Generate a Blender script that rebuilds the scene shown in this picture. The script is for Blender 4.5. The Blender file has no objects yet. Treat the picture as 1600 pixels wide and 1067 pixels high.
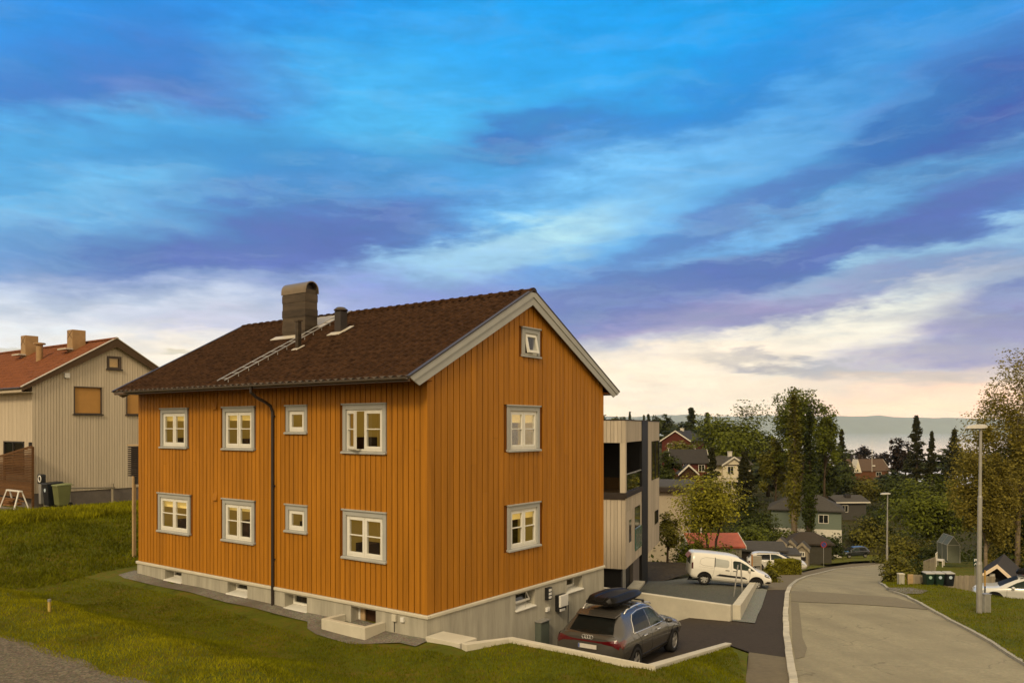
import bpy, bmesh, math, random
import numpy as np
from mathutils import Vector, Matrix
from mathutils.geometry import delaunay_2d_cdt
from mathutils.bvhtree import BVHTree

random.seed(7)
SC = bpy.context.scene
COL = SC.collection
R = math.radians
F, CX, YH = 1233.1, 800.0, 667.1          # focal length and horizon of the picture (1600 wide); camera at the origin
TH = 0.6314                               # heading of the gable walls
GX, GY = math.sin(TH), math.cos(TH)       # g: along the gable, away;  n = (GY,-GX): out of the gable
HC = (-1.971, 18.3)                       # near corner of the orange house


def at(px, py, Y):
    return Vector(((px - CX) / F * Y, Y, (YH - py) / F * Y))


def loc2w(x, y):                          # house frame -> world
    return (HC[0] + x * GY + y * GX, HC[1] - x * GX + y * GY)


def w2loc(X, Y):
    dx, dy = X - HC[0], Y - HC[1]
    return (dx * GY - dy * GX, dx * GX + dy * GY)


def zs(Y):                                # height of the street at distance Y
    if Y < 42: return -4.3 - 0.1 * Y
    if Y < 120: return -8.5 - 0.145 * (Y - 42)
    return -19.8 - 0.02 * (Y - 120)


def S(px, py):                            # a point of the street
    r = (py - YH) / F
    a, b = 3.0, 118.0
    for _ in range(60):
        m = (a + b) / 2
        if zs(m) + r * m < 0: a = m
        else: b = m
    return ((px - CX) / F * a, a)


# ------------------------------------------------------------------ materials
MATS = {}


def srgb(r, g, b):
    f = lambda c: (c / 255 / 12.92) if c / 255 <= 0.04045 else ((c / 255 + 0.055) / 1.055) ** 2.4
    return (f(r), f(g), f(b))


class NT:
    def __init__(s, nt): s.nt = nt
    def n(s, t, ins=None, **kw):
        nd = s.nt.nodes.new(t)
        for k, v in kw.items(): setattr(nd, k, v)
        for k, v in (ins or {}).items(): s.set(nd, k, v)
        return nd
    def set(s, nd, k, v):
        i = nd.inputs[k]
        if isinstance(v, bpy.types.NodeSocket): s.nt.links.new(v, i)
        else: i.default_value = v
    def math(s, op, a, b=0.0, c=None, clamp=False):
        nd = s.n('ShaderNodeMath', {0: a, 1: b}, operation=op, use_clamp=clamp)
        if c is not None: s.set(nd, 2, c)
        return nd.outputs[0]
    def mix(s, f, a, b, mode='MIX'):
        nd = s.n('ShaderNodeMix', data_type='RGBA', blend_type=mode)
        s.set(nd, 0, f); s.set(nd, 6, a); s.set(nd, 7, b)
        return nd.outputs[2]


def c4(c): return (c[0], c[1], c[2], 1.0)


def M(name, col, rough=.6, spec=.3, metal=0., var=.12, vscale=3., stretch=(1, 1, 1), bump=0., bscale=60., island=0., col2=None, coat=0., emit=None, estr=0., trans=0.):
    if name in MATS: return MATS[name]
    m = bpy.data.materials.new(name); m.use_nodes = True
    nt = m.node_tree; T = NT(nt); nt.nodes.clear()
    out = T.n('ShaderNodeOutputMaterial'); p = T.n('ShaderNodeBsdfPrincipled')
    tc = T.n('ShaderNodeTexCoord')
    mp = T.n('ShaderNodeMapping', {0: tc.outputs['Object'], 'Scale': stretch})
    nz = T.n('ShaderNodeTexNoise', {'Vector': mp.outputs[0], 'Scale': vscale, 'Detail': 6., 'Roughness': .65})
    c = T.mix(T.math('MULTIPLY_ADD', T.math('SUBTRACT', nz.outputs[0], .5), 2.4, .5, True), c4([x * (1 - var) for x in (col2 or col)]), c4([x * (1 + var) for x in col]))
    if island:
        g = T.n('ShaderNodeNewGeometry')
        v = T.math('MULTIPLY_ADD', g.outputs['Random Per Island'], 2 * island, 1 - island)
        c = T.n('ShaderNodeHueSaturation', {'Value': v, 'Color': c}).outputs[0]
    T.set(p, 'Base Color', c); T.set(p, 'Roughness', rough); T.set(p, 'Metallic', metal)
    T.set(p, 'Specular IOR Level', spec); T.set(p, 'Coat Weight', coat); T.set(p, 'Coat Roughness', .04)
    if bump:
        b = T.n('ShaderNodeTexNoise', {'Vector': tc.outputs['Object'], 'Scale': bscale, 'Detail': 5., 'Roughness': .7})
        bp = T.n('ShaderNodeBump', {'Strength': bump, 'Distance': .02, 'Height': b.outputs[0]})
        T.set(p, 'Normal', bp.outputs[0])
    if emit:
        T.set(p, 'Emission Color', c4(emit)); T.set(p, 'Emission Strength', estr)
    sh = p.outputs[0]
    if trans:
        tr = T.n('ShaderNodeBsdfTranslucent', {'Color': c})
        mx = T.n('ShaderNodeMixShader', {0: trans, 1: sh, 2: tr.outputs[0]}); sh = mx.outputs[0]
    nt.links.new(sh, out.inputs[0])
    MATS[name] = m
    return m


def ground_mat(name, cols, scales, rough=.9, bump=.4, bscale=40., bdist=.03, thr=(.42, .58), speck=None, crack=0):
    """several colours blended by noises of different sizes, plus relief"""
    m = bpy.data.materials.new(name); m.use_nodes = True
    nt = m.node_tree; T = NT(nt); nt.nodes.clear()
    out = T.n('ShaderNodeOutputMaterial'); p = T.n('ShaderNodeBsdfPrincipled', {'Roughness': rough, 'Specular IOR Level': .15})
    tc = T.n('ShaderNodeTexCoord')
    c = c4(cols[0])
    for i, (cl, sc) in enumerate(zip(cols[1:], scales)):
        nz = T.n('ShaderNodeTexNoise', {'Vector': tc.outputs['Object'], 'Scale': sc, 'Detail': 7., 'Roughness': .68, 'Distortion': .4})
        mr = T.n('ShaderNodeMapRange', {0: nz.outputs[0], 1: thr[0], 2: thr[1]})
        c = T.mix(mr.outputs[0], c, c4(cl))
    if speck:
        vo = T.n('ShaderNodeTexVoronoi', {'Vector': tc.outputs['Object'], 'Scale': speck[0]})
        c = T.mix(speck[1], c, T.mix(1.0, c, T.n('ShaderNodeMix', {0: .85, 6: vo.outputs['Color'], 7: (.5, .5, .5, 1)}, data_type='RGBA').outputs[2], 'OVERLAY'))
    if crack:
        wv = T.n('ShaderNodeTexNoise', {'Vector': tc.outputs['Object'], 'Scale': .9, 'Detail': 5.})
        pv = T.n('ShaderNodeVectorMath', {0: tc.outputs['Object'], 1: wv.outputs['Color']}, operation='ADD').outputs[0]
        vo = T.n('ShaderNodeTexVoronoi', {'Vector': pv, 'Scale': .33}, feature='DISTANCE_TO_EDGE')
        ms = T.n('ShaderNodeTexNoise', {'Vector': tc.outputs['Object'], 'Scale': .35, 'Detail': 2.})
        k = T.math('MULTIPLY', T.math('LESS_THAN', vo.outputs['Distance'], .007), T.math('GREATER_THAN', ms.outputs[0], .5))
        c = T.mix(T.math('MULTIPLY', k, crack), c, (.05, .042, .03, 1))
        tr = T.n('ShaderNodeMapping', {0: tc.outputs['Object'], 'Rotation': (0, 0, -.35), 'Scale': (1.1, .05, 1)}, vector_type='POINT')
        tn = T.n('ShaderNodeTexNoise', {'Vector': tr.outputs[0], 'Scale': 1., 'Detail': 3.})
        c = T.mix(T.n('ShaderNodeMapRange', {0: tn.outputs[0], 1: .42, 2: .66, 4: .55}).outputs[0], c, T.mix(1., c, (.72, .72, .74, 1), 'MULTIPLY'))
    T.set(p, 'Base Color', c)
    b = T.n('ShaderNodeTexNoise', {'Vector': tc.outputs['Object'], 'Scale': bscale, 'Detail': 6., 'Roughness': .75})
    T.set(p, 'Normal', T.n('ShaderNodeBump', {'Strength': bump, 'Distance': bdist, 'Height': b.outputs[0]}).outputs[0])
    nt.links.new(p.outputs[0], out.inputs[0])
    MATS[name] = m
    return m


def glass_mat(name, tint=(1, 1, 1), base=.12):
    m = bpy.data.materials.new(name); m.use_nodes = True
    nt = m.node_tree; T = NT(nt); nt.nodes.clear()
    out = T.n('ShaderNodeOutputMaterial')
    tr = T.n('ShaderNodeBsdfTransparent', {0: c4(tint)}); gl = T.n('ShaderNodeBsdfGlossy', {0: (1, 1, 1, 1), 'Roughness': .02})
    fr = T.n('ShaderNodeLayerWeight', {0: .5})
    f = T.math('MULTIPLY_ADD', T.math('POWER', fr.outputs['Facing'], 4.0), .8, base, True)
    nt.links.new(T.n('ShaderNodeMixShader', {0: f, 1: tr.outputs[0], 2: gl.outputs[0]}).outputs[0], out.inputs[0])
    MATS[name] = m
    return m


# ------------------------------------------------------------------ mesh builder
class MB:
    def __init__(s): s.v = []; s.f = []; s.m = []; s.cur = 0
    def poly(s, pts):
        k = len(s.v); s.v += [tuple(p) for p in pts]; s.f.append(list(range(k, k + len(pts)))); s.m.append(s.cur); return s
    def raw(s, vs, fs):
        k = len(s.v); s.v += [tuple(p) for p in vs]
        for f in fs: s.f.append([i + k for i in f]); s.m.append(s.cur)
        return s
    def box(s, x0, x1, y0, y1, z0, z1):
        return s.hexa([(x0, y0, z0), (x1, y0, z0), (x1, y1, z0), (x0, y1, z0), (x0, y0, z1), (x1, y0, z1), (x1, y1, z1), (x0, y1, z1)])
    def hexa(s, p): return s.raw(p, [(0, 3, 2, 1), (4, 5, 6, 7), (0, 1, 5, 4), (1, 2, 6, 5), (2, 3, 7, 6), (3, 0, 4, 7)])
    def prism(s, poly, axis, a, b):
        def mk(p, t): return {'x': (t, p[0], p[1]), 'y': (p[0], t, p[1]), 'z': (p[0], p[1], t)}[axis]
        n = len(poly)
        return s.raw([mk(p, a) for p in poly] + [mk(p, b) for p in poly],
                     [list(range(n))[::-1], list(range(n, 2 * n))] + [(i, (i + 1) % n, n + (i + 1) % n, n + i) for i in range(n)])
    def bar(s, a, b, w, h=None, up=(0, 0, 1)):
        a, b = Vector(a), Vector(b); h = h or w
        d = (b - a).normalized(); u = Vector(up)
        if abs(d.dot(u)) > .98: u = Vector((1, 0, 0))
        sx = d.cross(u).normalized() * w / 2; sz = sx.cross(d).normalized() * h / 2
        return s.hexa([a - sx - sz, a + sx - sz, b + sx - sz, b - sx - sz, a - sx + sz, a + sx + sz, b + sx + sz, b - sx + sz])
    def tube(s, pts, r, n=8, cap=True):
        pts = [Vector(p) for p in pts]; rs = r if isinstance(r, (list, tuple)) else [r] * len(pts)
        rings = []; ref = None
        for i, p in enumerate(pts):
            d = (pts[min(i + 1, len(pts) - 1)] - pts[max(i - 1, 0)]).normalized()
            if ref is None: ref = Vector((1, 0, 0)) if abs(d.x) < .9 else Vector((0, 1, 0))
            u = (ref - d * ref.dot(d)).normalized(); w = d.cross(u); ref = u
            rings.append([p + (u * math.cos(2 * math.pi * k / n) + w * math.sin(2 * math.pi * k / n)) * rs[i] for k in range(n)])
        vs = [q for rg in rings for q in rg]
        fs = [(i * n + k, i * n + (k + 1) % n, (i + 1) * n + (k + 1) % n, (i + 1) * n + k) for i in range(len(pts) - 1) for k in range(n)]
        if cap: fs += [list(range(n))[::-1], [(len(pts) - 1) * n + k for k in range(n)]]
        return s.raw(vs, fs)
    def lathe(s, prof, c=(0, 0, 0), axis='z', n=24):
        vs = []; k = len(prof)
        for i in range(n):
            a = 2 * math.pi * i / n
            for r, t in prof:
                q = {'z': (r * math.cos(a), r * math.sin(a), t), 'y': (r * math.cos(a), t, r * math.sin(a)), 'x': (t, r * math.cos(a), r * math.sin(a))}[axis]
                vs.append((q[0] + c[0], q[1] + c[1], q[2] + c[2]))
        return s.raw(vs, [(i * k + j, ((i + 1) % n) * k + j, ((i + 1) % n) * k + j + 1, i * k + j + 1) for i in range(n) for j in range(k - 1)])
    def ball(s, c, r, n=12):
        pr = [(math.cos(a) * 1.0, math.sin(a)) for a in [(-.5 + i / 8) * math.pi for i in range(9)]]
        rx, ry, rz = r if isinstance(r, (tuple, list)) else (r, r, r)
        vs = [(c[0] + p[0] * rx * math.cos(2 * math.pi * i / n), c[1] + p[0] * ry * math.sin(2 * math.pi * i / n), c[2] + p[1] * rz) for i in range(n) for p in pr]
        return s.raw(vs, [(i * 9 + j, ((i + 1) % n) * 9 + j, ((i + 1) % n) * 9 + j + 1, i * 9 + j + 1) for i in range(n) for j in range(8)])
    def build(s, name, mat, parent=None, smooth=False, bevel=0, loc=None, rot=None, fix=True, sharp=0):
        me = bpy.data.meshes.new(name); me.from_pydata(s.v, [], s.f)
        for m in (mat if isinstance(mat, list) else [mat]): me.materials.append(m)
        if isinstance(mat, list): me.polygons.foreach_set('material_index', s.m)
        if fix:
            b = bmesh.new(); b.from_mesh(me); bmesh.ops.remove_doubles(b, verts=b.verts, dist=1e-5) if smooth else None
            bmesh.ops.recalc_face_normals(b, faces=b.faces); b.to_mesh(me); b.free()
        if smooth:
            me.polygons.foreach_set('use_smooth', [True] * len(me.polygons))
            if sharp: me.set_sharp_from_angle(angle=sharp)
        o = bpy.data.objects.new(name, me); COL.objects.link(o)
        if parent: o.parent = parent
        if loc: o.location = loc
        if rot: o.rotation_euler = rot
        if bevel:
            md = o.modifiers.new('bevel', 'BEVEL'); md.width = bevel; md.segments = 2; md.limit_method = 'ANGLE'
        return o


def tag(o, label=None, cat=None, group=None, kind=None):
    if label: o['label'] = label
    if cat: o['category'] = cat
    if group: o['group'] = group
    if kind: o['kind'] = kind
    return o


def thing(name, label, cat, loc=(0, 0, 0), rz=0., group=None, rot=None):
    o = bpy.data.objects.new(name, None); COL.objects.link(o); o.empty_display_size = .2
    o.location = loc; o.rotation_euler = rot or (0, 0, rz)
    return tag(o, label, cat, group)


def dup(o, parent=None):
    c = o.copy(); COL.objects.link(c)
    if parent: c.parent = parent
    for ch in list(o.children): dup(ch, c)
    return c


# ------------------------------------------------------------------ ground sheets
def inside(p, poly):
    x, y = p; r = False; n = len(poly)
    for i in range(n):
        x1, y1 = poly[i]; x2, y2 = poly[(i + 1) % n]
        if (y1 > y) != (y2 > y) and x < (x2 - x1) * (y - y1) / (y2 - y1) + x1: r = not r
    return r


def sheet(name, poly, zf, mat, step=.6, kind='structure', smooth=True, jit=.3):
    bd = []
    for i, p in enumerate(poly):
        q = poly[(i + 1) % len(poly)]; d = math.dist(p, q); k = max(1, int(d / step))
        for j in range(k): bd.append(Vector((p[0] + (q[0] - p[0]) * j / k, p[1] + (q[1] - p[1]) * j / k)))
    xs = [p[0] for p in poly]; ys = [p[1] for p in poly]; pts = list(bd); rnd = random.Random(3)
    bt = [(b.x, b.y) for b in bd]; ba = np.array(bt)
    x = min(xs)
    while x < max(xs):
        y = min(ys)
        while y < max(ys):
            p = (x + rnd.uniform(-jit, jit) * step, y + rnd.uniform(-jit, jit) * step)
            if inside(p, poly) and np.min((ba[:, 0] - p[0]) ** 2 + (ba[:, 1] - p[1]) ** 2) > (step * .4) ** 2: pts.append(Vector(p))
            y += step
        x += step
    n = len(bd)
    vs, es, fs, *_ = delaunay_2d_cdt(pts, [], [list(range(n))], 1, 1e-4)
    b = MB(); b.raw([(v.x, v.y, zf(v.x, v.y)) for v in vs], [list(f) for f in fs])
    o = b.build(name, mat, smooth=smooth)
    if o.data.polygons and sum(p.normal.z for p in o.data.polygons) < 0: o.data.flip_normals()
    if kind: o['kind'] = kind
    return o


def sweep(name, pts, prof, mat, parent=None, bevel=0):
    """profile (offset to the right, height) swept along a 3d polyline"""
    b = MB(); rings = []
    for i, p in enumerate(pts):
        a = Vector(pts[max(i - 1, 0)]); c = Vector(pts[min(i + 1, len(pts) - 1)]); d = (c - a); d.z = 0; d.normalize(); s = Vector((d.y, -d.x, 0))
        rings.append([Vector(p) + s * o + Vector((0, 0, h)) for o, h in prof])
    k = len(prof)
    b.raw([q for r in rings for q in r], [(i * k + j, i * k + (j + 1) % k, (i + 1) * k + (j + 1) % k, (i + 1) * k + j) for i in range(len(pts) - 1) for j in range(k)] + [list(range(k)), [(len(pts) - 1) * k + j for j in range(k)]])
    return b.build(name, mat, parent, bevel=bevel)


class TPS:
    def __init__(s, P):
        P = np.array(P, float); s.c = P[:, :2]; n = len(P)
        K = s.k(np.hypot(s.c[:, None, 0] - s.c[None, :, 0], s.c[:, None, 1] - s.c[None, :, 1]))
        A = np.zeros((n + 3, n + 3)); A[:n, :n] = K + np.eye(n) * 1e-3; A[:n, n] = 1; A[:n, n + 1:] = s.c; A[n:, :n] = A[:n, n:].T
        s.w = np.linalg.solve(A, np.r_[P[:, 2], 0, 0, 0])
    @staticmethod
    def k(r): return np.where(r > 1e-9, r * r * np.log(np.maximum(r, 1e-9)), 0.)
    def __call__(s, x, y):
        r = np.hypot(s.c[:, 0] - x, s.c[:, 1] - y); n = len(s.c)
        return float(s.k(r) @ s.w[:n] + s.w[n] + s.w[n + 1] * x + s.w[n + 2] * y)

# ------------------------------------------------------------------ the materials of the place
ORANGE = M('orange_paint', (.375, .148, .0075), .62, .25, var=.2, vscale=1.2, stretch=(6, 6, .35), island=.075, bump=.25, bscale=45)
ORANGE_D = M('orange_shaded_backing', (.17, .055, .004), .8, .1, var=.1)  # same orange paint darkened, shade of the board gaps put into the colour
TRIM = M('grey_trim_paint', (.36, .36, .33), .55, .3, var=.08, vscale=2, island=.04)
WHITE = M('white_window_paint', (.70, .68, .60), .45, .35, var=.05)
CONC = M('cast_concrete', (.37, .345, .27), .85, .2, var=.22, vscale=1.6, stretch=(3.2, 3.2, .35), bump=.3, bscale=30)
CONC_L = M('pale_concrete', (.54, .50, .39), .8, .2, var=.11, vscale=1.3, bump=.25, bscale=40)
TILE = M('brown_roof_tiles', (.046, .0225, .0105), .88, .05, var=.45, vscale=5.5, bump=.3, bscale=80, col2=(.028, .0135, .006))
TILE_R = M('red_roof_tiles', (.17, .060, .024), .8, .08, var=.3, vscale=3, bump=.25, bscale=60)
DARKM = M('dark_metal', (.03, .022, .018), .45, .4, var=.2)
GUTTER = M('gutter_grey_brown', (.10, .082, .065), .5, .35, var=.2, vscale=4, stretch=(1, 1, 6))
CHIM = M('chimney_sheet_metal', (.065, .048, .030), .38, .5, metal=.6, var=.4, vscale=2.2, stretch=(.5, .5, 3), island=.3)
CHIMTOP = M('chimney_cap_metal', (.21, .165, .11), .38, .5, metal=.55, var=.15)
FLASH = M('pale_flashing', (.50, .45, .36), .5, .3, var=.1)
GALV = M('galvanised_steel', (.36, .35, .32), .42, .5, metal=.5, var=.15, vscale=4)
STEEL = M('lamp_pole_steel', (.33, .32, .29), .5, .4, metal=.3, var=.15, vscale=2)
BLACK = M('black_plastic', (.012, .012, .012), .45, .4, var=.1)
WPLAST = M('white_plastic', (.70, .68, .62), .4, .4, var=.04)
RUBBER = M('tyre_rubber', (.018, .017, .016), .8, .2, var=.15)
WOODB = M('brown_stained_wood', (.115, .054, .018), .7, .2, var=.25, vscale=3, stretch=(1, 1, 5), island=.2)
WOODP = M('pale_bare_wood', (.42, .29, .15), .7, .2, var=.2, vscale=4)
WOODG = M('weathered_grey_wood', (.26, .22, .155), .8, .15, var=.22, vscale=3, stretch=(4, 4, .5), island=.15)
WOODK = M('dark_stained_wood', (.035, .026, .02), .7, .2, var=.2, island=.2)
BEIGE = M('beige_board_paint', (.52, .44, .32), .7, .2, var=.07, vscale=1.5, stretch=(4, 4, .4), island=.06)
GREYF = M('grey_foundation', (.14, .12, .105), .85, .15, var=.15, bump=.2)
GLASS = glass_mat('window_glass', (.9, .9, .85), .06); GLASSR = glass_mat('mirror_like_glass', (.8, .8, .75), .20)
GLASSD = M('dark_glass', (.012, .013, .013), .06, .6, var=.02, coat=.3)
BLIND = M('ochre_roller_blind', (.42, .22, .06), .7, .2, var=.06)
ROOMW = M('lit_room_wall', (.55, .40, .12), .9, .1, var=.1, vscale=1.5, emit=(.55, .34, .06), estr=.2)
ROOMB = M('lit_room_blind', (.8, .62, .25), .9, .1, var=.08, emit=(1, .66, .17), estr=.42)
ROOMD = M('dark_furniture', (.05, .022, .008), .7, .2, var=.3)
ROOML = M('glowing_lamp_shade', (.9, .75, .4), .8, .1, var=.02, emit=(1, .72, .28), estr=1.1)
GRASS = ground_mat('lawn_grass', [(.092, .108, .005), (.135, .135, .008), (.065, .075, .003), (.16, .118, .014), (.105, .125, .006)], [.35, 1.3, .6, 5], bump=.9, bscale=28, bdist=.06)
ROUGHG = ground_mat('rough_grass', [(.085, .095, .006), (.12, .12, .009), (.055, .06, .004), (.15, .12, .018)], [.4, 1.2, 4], bump=1., bscale=14, bdist=.12)
ASPH = ground_mat('worn_asphalt', [(.305, .268, .172), (.225, .20, .132), (.35, .31, .20), (.26, .23, .15)], [.16, .5, 9], bump=.3, bscale=90, bdist=.01, thr=(.38, .64), speck=(55, .45), crack=.3)
ASPHP = ground_mat('patched_asphalt', [(.195, .168, .11), (.165, .14, .094), (.22, .19, .125)], [.3, 7], bump=.25, bscale=90, bdist=.01, thr=(.35, .7), speck=(55, .3))
ASPHD = ground_mat('new_dark_asphalt', [(.048, .037, .026), (.036, .028, .021), (.062, .048, .033)], [.35, 8], bump=.3, bscale=90, bdist=.01, thr=(.35, .7), speck=(70, .35))
PAVE = ground_mat('old_footway_asphalt', [(.155, .13, .083), (.12, .10, .066), (.19, .155, .095)], [.4, 5], bump=.3, bscale=70, bdist=.01, thr=(.35, .7), speck=(55, .3))
GRAVEL = ground_mat('grey_gravel', [(.19, .175, .14), (.13, .12, .097), (.28, .26, .21), (.15, .13, .10)], [14, 22, .5], bump=1., bscale=26, bdist=.04, speck=(24, .8))
GRAVELC = ground_mat('pale_blue_gravel', [(.17, .18, .155), (.11, .12, .105), (.28, .285, .25)], [16, 26], bump=1., bscale=26, bdist=.04, speck=(22, .8))
GRAVELB = ground_mat('blue_grey_gravel', [(.085, .088, .072), (.052, .055, .045), (.15, .15, .125)], [16, 26], bump=1., bscale=26, bdist=.04, speck=(22, .8))
GRAVELP = ground_mat('dusty_gravel_track', [(.17, .145, .105), (.12, .10, .075), (.23, .195, .14), (.09, .078, .055)], [.5, 9, 20], bump=.8, bscale=30, bdist=.03, speck=(26, .7))
SOIL = ground_mat('bare_soil_bank', [(.05, .035, .018), (.03, .022, .012), (.08, .06, .033)], [.8, 6], bump=1., bscale=12, bdist=.12)
FARG = ground_mat('rough_hillside', [(.03, .032, .006), (.045, .043, .008), (.02, .021, .005), (.06, .05, .012)], [.05, .2, 1.0], bump=.6, bscale=3, bdist=.3)


# ------------------------------------------------------------------ wall tools
def intervals(lo, hi, cuts):
    r = [(lo, hi)]
    for a, b in cuts:
        n = []
        for x, y in r:
            if b <= x or a >= y: n.append((x, y)); continue
            if a > x: n.append((x, a))
            if b < y: n.append((b, y))
        r = n
    return [(x, y) for x, y in r if y - x > .01]


def put(face, s, o, z):                   # face 'long': y=0 looking to -y;  'gable': x=0 looking to +x; s along the wall, o outwards
    return (-s, -o, z) if face == 'long' else (o, s, z)


def boards(b, face, s0, s1, zb, top, pitch, gap, th, holes, rnd, o0=0.0):
    n = round((s1 - s0) / pitch); pitch = (s1 - s0) / n
    for i in range(n):
        a, c = s0 + i * pitch + gap / 2, s0 + (i + 1) * pitch - gap / 2
        if i == 0: a = s0 - th
        if i == n - 1: c = s1 + .0
        cuts = [(h[2], h[3]) for h in holes if h[0] < c and h[1] > a]
        t = th + rnd.uniform(-.002, .002)
        # boards split sideways where a trim covers part of them
        if th > .022 and rnd.uniform(0, 1) < .3: j = rnd.uniform(zb + .8, zb + 4.4); cuts.append((j, j + .005))
        for lo, hi in intervals(zb, 99, cuts):
            za, zc = (top(a), top(c)) if hi > 90 else (hi, hi)
            b.hexa([put(face, *q) for q in ((a, o0, lo), (c, o0, lo), (c, o0 + t, lo), (a, o0 + t, lo), (a, o0, za), (c, o0, zc), (c, o0 + t, zc), (a, o0 + t, za))])


def skin(b, face, s0, s1, zb, top, holes, o=0., n=30, reveal=0.):
    ss = sorted(set([s0 + (s1 - s0) * i / n for i in range(n + 1)] + [x for h in holes for x in h[:2]]))
    for a, c in zip(ss, ss[1:]):
        m = (a + c) / 2
        for lo, hi in intervals(zb, 99, [(h[2], h[3]) for h in holes if h[0] < m < h[1]]):
            za, zc = (top(a), top(c)) if hi > 90 else (hi, hi)
            b.poly([put(face, a, o, lo), put(face, c, o, lo), put(face, c, o, zc), put(face, a, o, za)])
    if reveal:
        for a, c, lo, hi in holes:
            for q in ([(a, lo), (a, hi)], [(c, lo), (c, hi)], [(a, lo), (c, lo)], [(a, hi), (c, hi)]):
                b.poly([put(face, q[0][0], o, q[0][1]), put(face, q[1][0], o, q[1][1]), put(face, q[1][0], o - reveal, q[1][1]), put(face, q[0][0], o - reveal, q[0][1])])


def holder(name, parent, face, s0, s1, z):
    """origin at the lower left corner of an opening seen from outside; x right, y inwards, z up"""
    if face == 'long': return dict(parent=parent, loc=(-s1, 0, z), rot=(0, 0, 0))
    return dict(parent=parent, loc=(0, s0, z), rot=(0, 0, math.pi / 2))


def sash(b, x0, x1, z0, z1, y0, y1, w, bars=(), mull=.028):
    b.box(x0, x0 + w, y0, y1, z0, z1); b.box(x1 - w, x1, y0, y1, z0, z1)
    b.box(x0 + w, x1 - w, y0, y1, z0, z0 + w * 1.2); b.box(x0 + w, x1 - w, y0, y1, z1 - w, z1)
    for t in bars:
        z = z0 + (z1 - z0) * t; b.box(x0 + w, x1 - w, y0 + .004, y1 - .006, z - mull / 2, z + mull / 2)


def room(par, w, h, k, depth=1.5, lampx=None):
    b = MB(); e = .35
    x0, x1, z0, z1, y0, y1 = -e, w + e, -.35, h + .12, .13, depth
    b.poly([(x0, y1, z0), (x1, y1, z0), (x1, y1, z1), (x0, y1, z1)]); b.poly([(x0, y0, z0), (x0, y1, z0), (x0, y1, z1), (x0, y0, z1)])
    b.poly([(x1, y0, z0), (x1, y1, z0), (x1, y1, z1), (x1, y0, z1)]); b.poly([(x0, y0, z1), (x1, y0, z1), (x1, y1, z1), (x0, y1, z1)])
    b.cur = 1; b.poly([(x0, y0, z0), (x1, y0, z0), (x1, y1, z0), (x0, y1, z0)])
    r = random.Random(k)
    a = r.uniform(.22, .5) * w; b.box(a, x1 - .02, depth - .55, depth - .05, z0 + .02, h * r.uniform(.5, .8)); b.box(a - .25, a - .08, depth - .2, depth - .05, h * .35, h * .62)
    b.box(x0 + .02, x0 + r.uniform(.3, .6), depth - .8, depth - .4, z0 + .02, h * r.uniform(.2, .4))
    b.cur = 2
    if k % 4 != 3: b.box(.02, w - .02, .15, .17, h * r.uniform(.62, .74), h + .1)
    if lampx is not None:
        b.cur = 3; b.ball((lampx * w, .75, h * .72), (.16, .16, .13))
    return b.build('room_interior', [ROOMW, ROOMD, ROOMB, ROOML], par, fix=False)


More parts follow.
